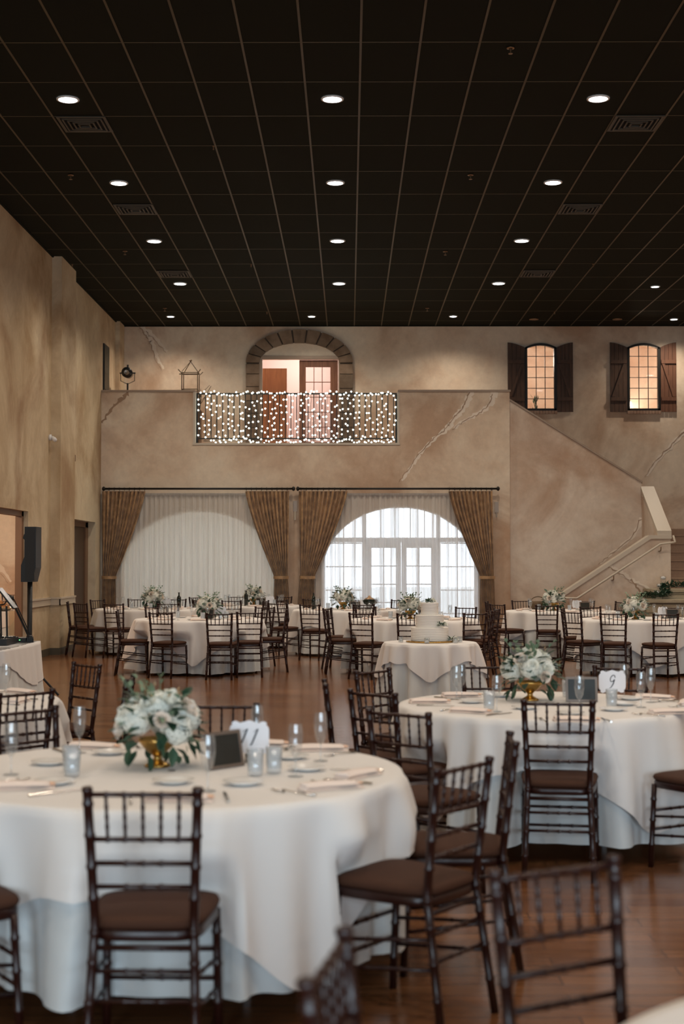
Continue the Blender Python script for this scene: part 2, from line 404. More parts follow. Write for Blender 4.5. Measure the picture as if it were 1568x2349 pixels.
crack(m, [(2.5, 5.12), (2.37, 4.82), (2.14, 4.55), (2.0, 4.36), (1.73, 4.14), (1.45, 3.86), (1.27, 3.59), (1.04, 3.26)], YB, .035, 1)
crack(m, [(3.0, 5.12), (2.91, 4.87), (2.68, 4.68), (2.41, 4.55), (2.14, 4.36)], YB, .03, 3)
ribbon(m, [(-4.6, 5.12), (-4.85, 4.92), (-5.0, 4.73), (-5.16, 4.5)], .05, YB, .004, 1, 9)
struct(m.build('wall_back_lower', [M['wall']] + WM[1:]))
m = MB()   # ledges
m.box((-5.17, YB - .03, 5.15), (-3.21, Y1 + .02, 5.19)); m.box((1.02, YB - .03, 5.15), (3.37, Y1 + .02, 5.19))
struct(m.build('trim_3', M['cap']))
m = MB()
m.box((-3.26, YB - .02, 4.04), (1.06, Y1, 4.082)); m.box((-3.25, YB - .02, 4.082), (-3.20, Y1, 5.149)); m.box((1.01, YB - .02, 4.082), (1.05, Y1, 5.149))
struct(m.build('trim_4', M['cap_light']))
m = MB(); m.box((XL, Y1, 3.95), (3.35, YW, 4.06)); struct(m.build('floor_balcony', M['carpet']))

# stair wall (sloping top) right of the balcony, set back a little
m = MB(); Ys = YB + .12
m.prism([(3.35, 0), (6.11, 0), (6.11, 3.27), (3.35, 5.0)], Ys, Ys + .24)
crack(m, [(6.09, 2.5), (5.91, 2.14), (5.5, 1.79), (5.2, 1.55)], Ys, .022, 21)
struct(m.build('wall_stair', [M['wall_pink']] + WM[1:]))
m = MB(); m.prism([(3.34, 4.99), (6.13, 3.245), (6.13, 3.285), (3.34, 5.03)], Ys - .03, Ys + .27); struct(m.build('trim_5', M['cap']))
# parapet running toward the camera, with a pale sloping cap
m = MB(); i = m.pts((6.11, 28.17, 0), (6.35, 28.17, 0), (6.35, Ys + .23, 0), (6.11, Ys + .23, 0), (6.11, 28.17, 2.13), (6.35, 28.17, 2.13), (6.35, Ys + .23, 3.12), (6.11, Ys + .23, 3.12))
for f in ((0, 1, 5, 4), (1, 2, 6, 5), (2, 3, 7, 6), (3, 0, 4, 7), (4, 5, 6, 7)): m.q(*[i[k] for k in f])
struct(m.build('wall_parapet', M['wall_pink']))
m = MB(); i = m.pts((6.09, 28.14, 2.13), (6.37, 28.14, 2.13), (6.37, Ys + .01, 3.12), (6.09, Ys + .01, 3.12), (6.09, 28.14, 2.22), (6.37, 28.14, 2.22), (6.37, Ys + .01, 3.18), (6.09, Ys + .01, 3.18))
for f in ((0, 1, 5, 4), (1, 2, 6, 5), (2, 3, 7, 6), (3, 0, 4, 7), (4, 5, 6, 7)): m.q(*[i[k] for k in f])
struct(m.build('trim_6', M['cap_light']))
# front sloped wall with cream cap
m = MB(); m.prism([(3.9, 0), (6.355, 0), (6.355, 2.06), (5.95, 2.06), (3.9, .70)], 28.16, 28.4)
crack(m, [(5.13, 1.50), (5.34, 1.38), (5.56, 1.22), (5.95, 1.02)], 28.16, .022, 31)
ribbon(m, [(5.56, 1.25), (5.72, 1.05), (5.8, .85)], .02, 28.16, .004, 1, 35)
struct(m.build('wall_stair_front', [M['wall_pink']] + WM[1:]))
m = MB(); m.prism([(3.86, .68), (5.96, 2.06), (6.37, 2.06), (6.37, 2.13), (5.93, 2.13), (3.86, .76)], 28.12, 28.44); struct(m.build('trim_7', M['cap_light']))
# carpeted flight going away from the camera, right of the parapet
m = MB()
for k in range(6):
    y0 = 28.25 + k * .28; m.box((6.36, y0, 0), (8.4, 30.4, 1.12 + .175 * (k + 1))); m.box((6.36, y0 - .02, 1.12 + .175 * (k + 1) - .03), (8.4, y0, 1.12 + .175 * (k + 1)))
m.box((5.8, 30.1, 0), (8.4, YW, 2.3))
struct(m.build('floor_stair', M['carpet']))
# pale stone tiers in front of the stair
def tiers(x0, y0, y1, z1):
    m = MB(); m.box((x0, y0, 0), (9.2, y1, z1 - .05)); m.m = 1
    rng = random.Random(int(x0 * 100)); z = .02
    while z < z1 - .08:
        x = x0 + rng.uniform(-.2, 0)
        h = min(.16, z1 - .06 - z)
        while x < 9.2:
            w_ = rng.uniform(.25, .5); a = max(x + .008, x0); b = min(x + w_ - .008, 9.2)
            if b - a > .03: m.box((a, y0 - .012, z + .006), (b, y0, z + h - .006))
            x += w_
        z += .16
    m.box((x0 - .04, y0 - .05, z1 - .05), (9.2, y1, z1))
    return struct(m.build('floor_stone_tier', [M['tread_joint'], M['tread_stone']]))
tiers(5.83, 27.1, 28.12, 1.08); tiers(5.5, 26.4, 27.08, .90)

# back wall with the arched doorway and two shuttered windows
m = MB()
def win_top(x0, x1, z, rise): return lambda x: z + rise * (1 - ((x - (x0 + x1) / 2) / ((x1 - x0) / 2)) ** 2)
t1 = win_top(3.97, 4.66, 6.43, .09); t2 = win_top(6.27, 6.99, 6.43, .09)
xs = {XL - .2, -1.97, -.22, 3.35, 3.97, 4.66, 6.27, 6.99, XR}
for k in range(9): xs.add(3.97 + .69 * k / 8); xs.add(6.27 + .72 * k / 8)
xs = sorted(xs); Y2 = YW + .25
for xa, xb in zip(xs, xs[1:]):
    xm = (xa + xb) / 2; base = 4.0 if xm < 3.35 else 0
    if -1.97 < xm < -.22: sp = [(base, base, 4.06, 4.06), (6.19, 6.19, ZC, ZC)]
    elif 3.97 < xm < 4.66: sp = [(base, base, 5.01, 5.01), (t1(xa), t1(xb), ZC, ZC)]
    elif 6.27 < xm < 6.99: sp = [(base, base, 5.01, 5.01), (t2(xa), t2(xb), ZC, ZC)]
    else: sp = [(base, base, ZC, ZC)]
    for z0a, z0b, z1a, z1b in sp:
        i = m.pts((xa, YW, z0a), (xb, YW, z0b), (xb, YW, z1b), (xa, YW, z1a), (xa, Y2, z0a), (xb, Y2, z0b), (xb, Y2, z1b), (xa, Y2, z1a))
        m.q(i[0], i[1], i[2], i[3]); m.q(i[5], i[4], i[7], i[6]); m.q(i[3], i[2], i[6], i[7]); m.q(i[1], i[0], i[4], i[5])
for xx, z0, z1 in ((-1.97, 4.06, 6.19), (-.22, 4.06, 6.19), (3.97, 5.01, 6.43), (4.66, 5.01, 6.43), (6.27, 5.01, 6.43), (6.99, 5.01, 6.43)):
    m.poly((xx, YW, z0), (xx, Y2, z0), (xx, Y2, z1), (xx, YW, z1))
crack(m, [(-4.73, 6.91), (-4.58, 6.71), (-4.48, 6.51), (-4.38, 6.21), (-4.23, 5.92)], YW, .03, 41)
crack(m, [(-4.58, 6.81), (-4.38, 6.61), (-4.13, 6.33)], YW, .022, 43)
crack(m, [(7.53, 4.53), (7.16, 4.14), (6.86, 3.84), (6.64, 3.50)], YW, .03, 45)
struct(m.build('wall_back', [M['wall']] + WM[1:]))
m = MB(); m.box((XR, YF - .3, 0), (XR + .3, YW + .25, ZC)); struct(m.build('wall_right', M['wall']))
m = MB(); bxs = [XL - .2, -3.6, -1.6, .2, 2.2, 4.0, 6.0, XR + .3]
for k in range(7):
    if k % 2 == 0: m.box((bxs[k], YF - .3, 0), (bxs[k + 1], YF, ZC))
    else: m.box((bxs[k], YF - .3, 0), (bxs[k + 1], YF, .6)); m.box((bxs[k], YF - .3, 3.2), (bxs[k + 1], YF, ZC))
struct(m.build('wall_front', M['wall']))
for n_, wx in ((5, -2.6), (6, 1.2), (7, 5.0)):
    m = MB(); m.box((wx - 1, YF - .25, .6), (wx + 1, YF - .22, 3.2)); g_ = m.build('window_%d' % n_, M['blind']); struct(g_)
    m = MB()
    for a, b in (((-1, .6), (-.94, 3.2)), ((.94, .6), (1, 3.2)), ((-1, .6), (1, .66)), ((-1, 3.14), (1, 3.2)), ((-.03, .6), (.03, 3.2))): m.box((wx + a[0], YF - .2, a[1]), (wx + b[0], YF - .12, b[1]))
    m.build('window_frame', M['doorpaint'], g_)

# stone surround of the upstairs arched doorway (individual voussoirs as one surround)
m = MB(); m.m = 1
cx_ = -1.115
def ell(t, a, b, zc): return (cx_ + a * math.cos(t), zc + b * math.sin(t))
Ao, Bo, Ai, Bi, ZS = 1.205, .76, .90, .45, 6.08
for k in range(11):
    t0, t1_ = PI * k / 11 + .018, PI * (k + 1) / 11 - .018; ol = []
    for j in range(4): t = t0 + (t1_ - t0) * j / 3; ol.append(ell(t, Ao, Bo, ZS))
    for j in range(4): t = t1_ - (t1_ - t0) * j / 3; ol.append(ell(t, Ai, Bi, ZS))
    m.m = R.choice((1, 1, 2)); m.prism(ol, YW - .07 - R.uniform(0, .02), YW)
for sx in (-1, 1):
    z = 4.06
    while z < 6.04:
        h = R.uniform(.22, .34); h = min(h, 6.06 - z)
        a, b = sorted((cx_ + sx * Ao, cx_ + sx * Ai)); m.m = R.choice((1, 2, 2)); m.box((a, YW - .06 - R.uniform(0, .02), z + .008), (b, YW, z + h - .008)); z += h
m.m = 0; ol = [ell(PI * k / 24, Ao - .01, Bo - .01, ZS) for k in range(25)] + [ell(PI * (24 - k) / 24, Ai + .01, Bi + .01, ZS) for k in range(25)]
m.prism(ol, YW - .045, YW)
for sx in (-1, 1):
    a, b = sorted((cx_ + sx * (Ao - .01), cx_ + sx * (Ai + .01))); m.box((a, YW - .04, 4.06), (b, YW, 6.08))
struct(m.build('trim_8', [M['mortar'], M['stone'], M['stone_dark']]))
m = MB(); t_ = [(-2.0, 4.06), (-1.95, 4.06), (-1.95, 6.17), (-.24, 6.17), (-.24, 4.06), (-.19, 4.06), (-.19, 6.22), (-2.0, 6.22)]
m.box((-2.02, YW - .03, 4.06), (-1.95, YW + .05, 6.24)); m.box((-.24, YW - .03, 4.06), (-.17, YW + .05, 6.24)); m.box((-1.95, YW - .03, 6.17), (-.24, YW + .05, 6.24))
struct(m.build('trim_9', M['cap']))
# room behind the arched doorway
def room(name, x0, x1, y0, y1, z0, z1, mat, openfront=True):
    m = MB()
    m.poly((x0, y1, z0), (x1, y1, z0), (x1, y1, z1), (x0, y1, z1)); m.poly((x0, y0, z0), (x0, y1, z0), (x0, y1, z1), (x0, y0, z1)); m.poly((x1, y1, z0), (x1, y0, z0), (x1, y0, z1), (x1, y1, z1))
    m.poly((x0, y0, z1), (x0, y1, z1), (x1, y1, z1), (x1, y0, z1)); m.poly((x0, y0, z0), (x1, y0, z0), (x1, y1, z0), (x0, y1, z0))
    return struct(m.build(name, mat))
room('wall_upstairs_room', -3.2, 1.4, Y2 + .001, 35.2, 4.06, 6.9, M['pinkroom'])
room('wall_upstairs_hall', 3.0, 8.8, Y2 + .001, 35.2, 4.06, 6.9, M['peach'])
point('upstairs_room_light', (-1.1, 33.8, 6.6), 95, (1, .84, .76), .2)
point('upstairs_hall_light', (4.2, 33.8, 6.4), 36, (1, .88, .77), .2)
point('upstairs_hall_light', (7.6, 33.6, 6.4), 50, (1, .88, .77), .2)
m = MB(); m.box((-2.02, 33.1, 4.06), (-1.45, 33.16, 6.12)); d = m.build('door_3', M['oak']); struct(d)
m = MB(); m.box((-1.53, 33.02, 5.05), (-1.50, 33.10, 5.08)); m.build('door_handle', M['brass'], d)
# french door leaf on the right of the opening
d = bpy.data.objects.new('door_4', None); C.objects.link(d); struct(d)
m = MB(); X0, X1 = -1.12, -.25; y0, y1 = YW + .06, YW + .10; P0, P1, Z0, Z1 = -.975, -.42, 4.30, 6.0
m.box((X0, y0, 4.07), (P0, y1, 6.16)); m.box((P1, y0, 4.07), (X1, y1, 6.16)); m.box((P0, y0, Z1), (P1, y1, 6.16)); m.box((P0, y0, 4.07), (P1, y1, Z0)); m.build('door_leaf', M['door_wood'], d)
m = MB()
for k in (1, 2): xx = P0 + (P1 - P0) * k / 3; m.box((xx - .008, y0 + .005, Z0), (xx + .008, y1 - .005, Z1))
for k in (1, 2, 3, 4): zz = Z0 + (Z1 - Z0) * k / 5; m.box((P0, y0 + .007, zz - .008), (P1, y1 - .007, zz + .008))
m.build('muntin', M['door_wood'], d)
m = MB(); m.box((P0, y0 + .018, Z0), (P1, y0 + .022, Z1)); m.build('pane', M['pane'], d)

# shuttered windows on the back wall
def shut_window(n, x0, x1, tf, lx0, rx1, mat_l, mat_r):
    wd = bpy.data.objects.new('window_%d' % n, None); C.objects.link(wd); struct(wd)
    N = 10; outer = [(x0 + (x1 - x0) * k / N, tf(x0 + (x1 - x0) * k / N)) for k in range(N + 1)]
    m = MB(); w = .045
    for (xa, za), (xb, zb) in zip(outer, outer[1:]): m.prism([(xa, za - w), (xb, zb - w), (xb, zb + .005), (xa, za + .005)], YW - .05, YW + .05)
    m.box((x0 - .01, YW - .05, 5.0), (x0 + w, YW + .05, tf(x0))); m.box((x1 - w, YW - .05, 5.0), (x1 + .01, YW + .05, tf(x1))); m.box((x0, YW - .05, 5.0), (x1, YW + .05, 5.05))
    m.build('window_frame', M['iron'], wd)
    m = MB()
    for k in (1, 2): xx = x0 + w + (x1 - x0 - 2 * w) * k / 3; m.box((xx - .008, YW - .01, 5.03), (xx + .008, YW + .01, tf(xx) - .02))
    for k in range(1, 6): zz = 5.03 + 1.44 * k / 6; m.box((x0 + w, YW - .009, zz - .007), (x1 - w, YW + .009, zz + .007))
    m.build('muntin', M['iron'], wd)
    m = MB(); m.prism([(x0 + .02, 5.02), (x1 - .02, 5.02)] + [(a, b - .02) for a, b in outer[::-1][1:-1]], YW + .012, YW + .016); m.build('pane', M['pane'], wd)
    m = MB()
    for k in range(11):
        xa = x0 - .02 + (x1 - x0 + .04) * k / 11; m.box((xa + .003, YW - .07, 4.925), (xa + (x1 - x0 + .04) / 11 - .003, YW - .001, 4.998))
    m.build('brick_sill', stone_mat('sill brick', (.26, .16, .11), (.38, .26, .19)), wd)
    for s_, a, b, mt in ((-1, lx0, x0 - .015, mat_l), (1, x1 + .015, rx1, mat_r)):
        sh = MB(); zin, zout = 6.43, 6.54
        nb = 4
        for k in range(nb):
            xa = a + (b - a) * k / nb; xb = a + (b - a) * (k + 1) / nb
            ta = (xa - a) / (b - a); tb = (xb - a) / (b - a)
            if s_ > 0: ta, tb = 1 - ta, 1 - tb
            h = lambda t: zout - (zout - zin) * t ** 1.6
            sh.prism([(xa + .003, 4.97), (xb - .003, 4.97), (xb - .003, h(tb)), (xa + .003, h(ta))], YW - .055, YW - .02)
        so = sh.build('shutter', mt, wd)
        br = MB(); br.box((a + .01, YW - .09, 5.22), (b - .01, YW - .055, 5.30)); br.box((a + .01, YW - .09, 6.06), (b - .01, YW - .055, 6.14))
        xa, xb = (a + .03, b - .06) if s_ < 0 else (b - .03, a + .06)
        br.prism([(xa, 5.31), (xa + .06 * -s_, 5.31), (xb + .03 * -s_, 6.05), (xb - .03 * -s_, 6.05)], YW - .085, YW - .055)
        br.build('shutter_brace', mt, so)
shut_window(2, 3.97, 4.66, t1, 3.57, 5.04, M['shutter'], M['shutter'])
shut_window(3, 6.27, 6.99, t2, 5.87, 7.36, M['shutter'], M['shutter_red'])
# sconce and plant seen through those windows
t = thing('wall_sconce', 'lit two-globe wall sconce seen through the right shuttered window', 'wall lamp', (6.88, 34.9, 5.25))
MB().tube([(0, .28, .1), (0, .1, .1), (0, 0, .0)], .012).build('bracket', M['brass'], t)
for dz in (0.0, .22): MB().lathe([(.001, -.08), (.06, -.06), (.08, 0), (.06, .06), (.001, .08)], (0, 0, dz), 12).build('globe', M['warmglobe'], t, True)
point('globe_light', (0, -.05, .1), 22, (1, .8, .6), .08, t)
t = thing('potted_plant', 'slim dark potted plant seen through the left shuttered window', 'plant', (4.5, 34.3, 4.06))
MB().lathe([(.09, 0), (.13, .3), (.12, .3), (.08, .05)], n=14).build('pot', M['wicker'], t)
m = MB(); rr = random.Random(3)
for k in range(70):
    z = rr.uniform(.35, 1.5); a = rr.uniform(0, 6.28); r = rr.uniform(.02, .13); p = Vector((math.cos(a) * r * .3, math.sin(a) * r * .3, z)); q = Vector((math.cos(a) * r, math.sin(a) * r, z + .12))
    s_ = Vector((-math.sin(a), math.cos(a), 0)) * .02; m.poly(p, (p + q) / 2 + s_, q, (p + q) / 2 - s_)
m.tube([(0, 0, .2), (0, 0, 1.5)], .012, 6); m.build('foliage', M['leaf'], t)

# vestibules behind the arches and what stands outside
def tunnel(n, x0, x1, mat):
    m = MB(); a, b = Y1, YW + .1
    m.poly((x0, a, 0), (x0, b, 0), (x0, b, 3.0), (x0, a, 3.0)); m.poly((x1, b, 0), (x1, a, 0), (x1, a, 3.0), (x1, b, 3.0)); m.poly((x0, a, 3.0), (x0, b, 3.0), (x1, b, 3.0), (x1, a, 3.0))
    return struct(m.build(n, mat))
tunnel('wall_vestibule_left', -4.95, -1.3, M['blind']); tunnel('wall_vestibule_right', -.72, 2.9, M['blind'])
m = MB(); m.box((XL - .2, YW + .1, 0), (-4.95, YW + .2, 4.0)); m.box((-1.3, YW + .1, 0), (-.72, YW + .2, 4.0)); m.box((2.9, YW + .1, 0), (3.4, YW + .2, 4.0)); m.box((-4.95, YW + .1, 3.0), (2.9, YW + .2, 4.0)); struct(m.build('wall_outer', M['blind']))
m = MB()
k_ = NT('backlit white screen'); dd = k_.add('ShaderNodeBsdfDiffuse'); tt = k_.add('ShaderNodeBsdfTranslucent'); mm = k_.add('ShaderNodeMixShader'); mm.inputs[0].default_value = .6
dd.inputs[0].default_value = (.8, .8, .8, 1); tt.inputs[0].default_value = (.88, .84, .76, 1); k_.link(dd, 0, mm, 1); k_.link(tt, 0, mm, 2); k_.link(mm, 0, k_.out, 0)
m.box((-4.9, Y1 + .25, 0), (-1.35, Y1 + .27, 2.95)); struct(m.build('window_8', k_.m))
# french doors and transom in the right arch
d = bpy.data.objects.new('door_1', None); C.objects.link(d); struct(d); yd = 30.35
m = MB(); m.box((-.6, yd, 2.02), (2.75, yd + .08, 2.12)); m.box((-.6, yd, 2.75), (2.75, yd + .08, 3.0))
for xx in (-.6, .28, 1.86, 2.67): m.box((xx, yd, 0), (xx + .09, yd + .08, 3.0))
m.build('door_frame', M['doorpaint'], d)
def leaf(x0, x1):
    m = MB(); s_ = .11
    m.box((x0, yd + .01, 0), (x0 + s_, yd + .06, 2.02)); m.box((x1 - s_, yd + .01, 0), (x1, yd + .06, 2.02)); m.box((x0 + s_, yd + .01, 0), (x1 - s_, yd + .06, .35)); m.box((x0 + s_, yd + .01, 1.9), (x1 - s_, yd + .06, 2.02))
    xm = (x0 + x1) / 2; m.box((xm - .012, yd + .02, .35), (xm + .012, yd + .05, 1.9))
    for k in (1, 2, 3): zz = .35 + 1.55 * k / 4; m.box((x0 + s_, yd + .02, zz - .012), (x1 - s_, yd + .05, zz + .012))
    m.build('door_leaf', M['doorpaint'], d)
leaf(.37, 1.11); leaf(1.12, 1.86)
for (x0, x1) in ((-.5, .27), (1.96, 2.66)):
    m = MB(); xm = (x0 + x1) / 2; m.box((xm - .012, yd + .02, 0), (xm + .012, yd + .05, 2.75))
    for k in (1, 2, 3, 4): m.box((x0, yd + .02, .5 * k - .012), (x1, yd + .05, .5 * k + .012))
    m.build('muntin', M['doorpaint'], d)
m = MB(); xs_ = (.67, .97, 1.3, 1.6)
for xx in xs_: m.box((xx, yd + .02, 2.12), (xx + .02, yd + .05, 2.75))
m.build('transom_muntin', M['doorpaint'], d)
MB().box((-.55, yd + .033, 0), (2.7, yd + .037, 2.95)).build('pane', M['pane'], d)
m = MB(); m.box((-40, 33.5, -.1), (45, 90, -.02)); struct(m.build('floor_outside', M['pave']))

# the next room beyond the left opening
m = MB()
m.poly((-11, 33, 0), (XO, 33, 0), (XO, 33, 3.2), (-11, 33, 3.2)); m.poly((-11, 14, 0), (-11, 33, 0), (-11, 33, 3.2), (-11, 14, 3.2)); m.poly((-11, 14, 0), (XO, 14, 0), (XO, 14, 3.2), (-11, 14, 3.2)); m.poly((-11, 14, 3.2), (XO, 14, 3.2), (XO, 33, 3.2), (-11, 33, 3.2))
crack(m, [(-8.5, 1.9), (-8.2, 1.5), (-7.9, 1.1)], 33, .04, 61)
struct(m.build('wall_side_room', [M['wall']] + WM[1:]))
point('side_room_light', (-7.2, 27.5, 2.9), 330, WARM, .3); point('side_room_light', (-7.2, 21, 2.9), 160, WARM, .3)

# ------------------------------------------------------------------ ceiling fittings
def downlight(x, y, label, r=.112, on=True, light=True, group='recessed downlights in the black ceiling'):
    t = thing('recessed_downlight', label, 'ceiling light', (x, y, ZC - .008), 0, group)
    MB().lathe([(r + .018, .006), (r + .018, -.004), (r, -.008), (r - .004, -.004)], n=28).build('trim_ring', M['white'] if on else M['brass'], t, True)
    l = MB().lathe([(.001, -.006), (r * .5, -.006), (r - .003, -.003)], n=28); l.build('lens', M['lens'] if on else M['brass'], t)
    if light and on:
        sp = bpy.data.lights.new('downlight_beam', 'SPOT'); sp.energy = LAMP_W * (r / .112) ** .8 * (.78 if y < 13 else 1.0); sp.color = WARM; sp.spot_size = math.radians(142); sp.spot_blend = .75; sp.shadow_soft_size = .09
        so = bpy.data.objects.new('downlight_beam', sp); C.objects.link(so); so.parent = t; so.location = (0, 0, -.03)
    return t
rows = [(16.17, 'nearest row in view'), (19.79, 'second row from the camera'), (23.42, 'third row from the camera'), (27.04, 'fourth row from the camera')]
for y, rn in rows:
    for x, cn in ((-3.23, 'left column'), (-.19, 'middle column'), (2.86, 'right column')):
        downlight(x, y, 'round lit white ceiling downlight, %s, %s' % (rn, cn))
for y in (1.67, 5.3, 8.92, 12.55):
    for x in (-3.23, -.19, 2.86, 5.92, 8.6): downlight(x, y, 'round lit ceiling downlight over the tables nearer than the view', group='downlights above the near tables, out of view')
for y in (16.17, 19.79, 23.42):
    for x in (5.92, 8.6): downlight(x, y, 'round lit ceiling downlight beyond the right edge of the view', group='downlights beyond the right edge')
for x, y, l in ((-3.87, 30.7, 'small bright downlight by the back wall above the film spotlight'), (-.81, 30.7, 'small bright downlight by the back wall above the arched doorway'),
                (2.26, 30.7, 'small bright downlight by the back wall left of the shutters'), (5.92, 27.38, 'small bright downlight in the upper right, in front of the right shutters'),
                (7.13, 31.1, 'small bright downlight at the right edge touching the back wall line')):
    downlight(x, y, l, .075)
for x, l in ((4.06, 'unlit brass recessed light above the left shuttered window'), (5.89, 'unlit brass recessed light between the two shuttered windows')):
    downlight(x, 31.1, l, .085, on=False)
def vent(x, y, label):
    t = thing('ceiling_vent', label, 'air vent', (x, y, ZC - .007), 0, 'square ceiling vents')
    MB().box((-.28, -.29, 0), (.28, .29, .004)).build('throat', M['duct_dark'], t)
    m = MB(); 
    for a, b in (((-.295, -.30), (.295, -.265)), ((-.295, .265), (.295, .30)), ((-.295, -.265), (-.26, .265)), ((.26, -.265), (.295, .265))): m.box((a[0], a[1], -.012), (b[0], b[1], 0))
    m.build('frame', M['duct'], t)
    m = MB()
    for k in range(4):
        w_ = .23 - k * .055
        for s_ in (-1, 1):
            m.box((-w_, s_ * w_ - .010, -.02 - k * .004), (w_, s_ * w_ + .010, -.008), Matrix.Translation((0, 0, 0)))
            m.box((s_ * w_ - .010, -w_, -.02 - k * .004), (s_ * w_ + .010, w_, -.008))
    m.build('louver', M['duct'], t)
for x, y, l in ((-3.20, 17.08, 'left'), (3.47, 17.08, 'right')): vent(x, y, 'square dark ceiling vent on the %s, the one nearest the camera' % l)
for x, y, l in ((-3.21, 21.26, 'left'), (3.48, 21.28, 'right')): vent(x, y, 'square dark ceiling vent on the %s, the middle one of three' % l)
for x, y, l in ((-3.22, 26.1, 'left'), (3.48, 26.1, 'right')): vent(x, y, 'square dark ceiling vent on the %s, the farthest of three' % l)
sp0 = None
for x, y, l in ((1.67, 14.54, 'brass ceiling sprinkler at the top right, nearest the camera'), (1.67, 19.38, 'brass ceiling sprinkler right of centre, level with the second row of lights'),
                (-3.82, 19.36, 'brass ceiling sprinkler on the far left, level with the second row of lights'), (-3.83, 24.16, 'small brass ceiling sprinkler on the left, level with the third row of lights'),
                (1.65, 24.22, 'small brass ceiling sprinkler right of centre, level with the third row of lights'), (1.64, 29.68, 'tiny brass ceiling sprinkler right of centre near the back wall'),
                (-3.86, 29.66, 'tiny brass ceiling sprinkler on the left near the back wall')):
    if sp0 is None:
        sp0 = thing('ceiling_sprinkler', l, 'sprinkler', (x, y, ZC - .006), 0, 'ceiling sprinklers')
        MB().lathe([(.001, 0), (.04, -.002), (.043, -.008), (.02, -.014)], n=16).build('escutcheon', M['brass'], sp0, True)
        MB().tube([(0, 0, -.01), (0, 0, -.06)], .007, 6).build('stem', M['brass'], sp0)
        MB().lathe([(.001, -.055), (.024, -.06), (.024, -.064), (.001, -.066)], n=12).build('deflector', M['brass'], sp0)
    else: dup(sp0, (x, y, ZC - .006), 0, l)
pin = None
for x, y, l in ((-1.73, 18.01, 'nearest of the three left pins'), (-1.75, 25.28, 'middle of the three left pins'), (-1.745, 30.14, 'farthest of the three left pins, near the back wall'), (4.36, 25.27, 'on the right between two vents and the small light'), (4.376, 30.17, 'on the right by the unlit brass lights'), (-4.95, 25.27, 'beside the left pilaster')):
    if pin is None:
        pin = tag(MB().lathe([(.001, -.05), (.012, -.045), (.012, -.01), (.018, 0)], n=10).build('ceiling_hook', M['brass']), 'tiny pale ceiling hook, ' + l, 'hook', 'tiny ceiling hooks'); o = pin
    else: o = pin.copy(); C.objects.link(o); o['label'] = 'tiny pale ceiling hook, ' + l
    o.location = (x, y, ZC - .006)

# ------------------------------------------------------------------ balcony: railing, light strings, props
rt = thing('balcony_railing', 'black iron balcony railing hung with fairy lights', 'railing', (-1.095, YB + .12, 4.08))
MB().box((-2.10, -.02, 1.03), (2.10, .02, 1.06)).build('top_rail', M['iron'], rt)
MB().box((-2.10, -.015, .09), (2.10, .015, .115)).build('bottom_rail', M['iron'], rt)
for sx in (-2.085, 2.085): MB().box((sx - .02, -.02, 0), (sx + .02, .02, 1.03)).build('post', M['iron'], rt)
NB = 35; b0 = None
for k in range(NB):
    x = -2.03 + 4.06 * k / (NB - 1)
    if b0 is None: b0 = MB().box((-.009, -.009, .115), (.009, .009, 1.03)).build('baluster', M['iron'], rt); b = b0
    else: b = b0.copy(); C.objects.link(b)
    b.location = (x, 0, 0)
for k in (9, 21, 28):
    x = -2.03 + 4.06 * k / (NB - 1); MB().lathe([(.01, .5), (.022, .54), (.022, .57), (.01, .61)], (x, 0, 0), 8).build('baluster_knuckle', M['iron'], rt)
bulb_me = MB().lathe([(.001, -.017), (.012, -.012), (.017, 0), (.012, .012), (.001, .017)], n=8)
bulb0 = bulb_me.build('bulb', M['bulb'], None, True); C.objects.unlink(bulb0); bm_ = bulb0.data; bpy.data.objects.remove(bulb0)
def bulb(par, loc):
    o = bpy.data.objects.new('bulb', bm_); C.objects.link(o); o.parent = par; o.location = loc
rr = random.Random(11)
NS = 36
for k in range(NS):
    x = -1.095 - 2.02 + 4.04 * k / (NS - 1) + rr.uniform(-.012, .012); yy = YB + .075
    t = thing('light_string', 'vertical strand of white fairy bulbs on the balcony railing, %s' % ('number %d from its left end' % (k + 1) if k < NS / 2 else 'number %d from its right end' % (NS - k)), 'string light', (x, yy, 4.12), 0, 'vertical fairy light strands on the railing')
    pts = [(rr.uniform(-.012, .012), rr.uniform(-.004, .004), .01 + 1.0 * j / 8) for j in range(9)]
    MB().tube(pts, .0035, 4).build('wire', M['iron'], t)
    z = rr.uniform(.08, .16)
    while z < .92:
        bulb(t, (rr.choice((-1, 1)) * rr.uniform(.008, .05), -.012, z)); z += rr.uniform(.085, .155)
for z0, nm in ((5.125, 'top'), (4.13, 'bottom')):
    t = thing('light_string', 'horizontal string of white fairy bulbs along the %s rail of the balcony' % nm, 'string light', (-1.095, YB + .07, z0), 0, 'horizontal fairy light strings')
    pts = [(-2.02 + 4.06 * j / 60 + (.25 if nm == 'bottom' and j == 0 else 0), 0, rr.uniform(-.02, .02)) for j in range(61)]
    MB().tube(pts, .004, 4).build('wire', M['iron'], t)
    for j in range(74):
        x = (-2.0 if nm == 'top' else -1.78) + (4.04 if nm == 'top' else 3.82) * j / 73 + rr.uniform(-.02, .02); bulb(t, (x, -.015 - rr.uniform(0, .01), rr.uniform(-.05, .05)))
for lx in (-2.5, -1.1, .3):
    point('fairy_glow', (lx, YB + .02, 4.6), 2.2, (.95, 1, .88), .4)
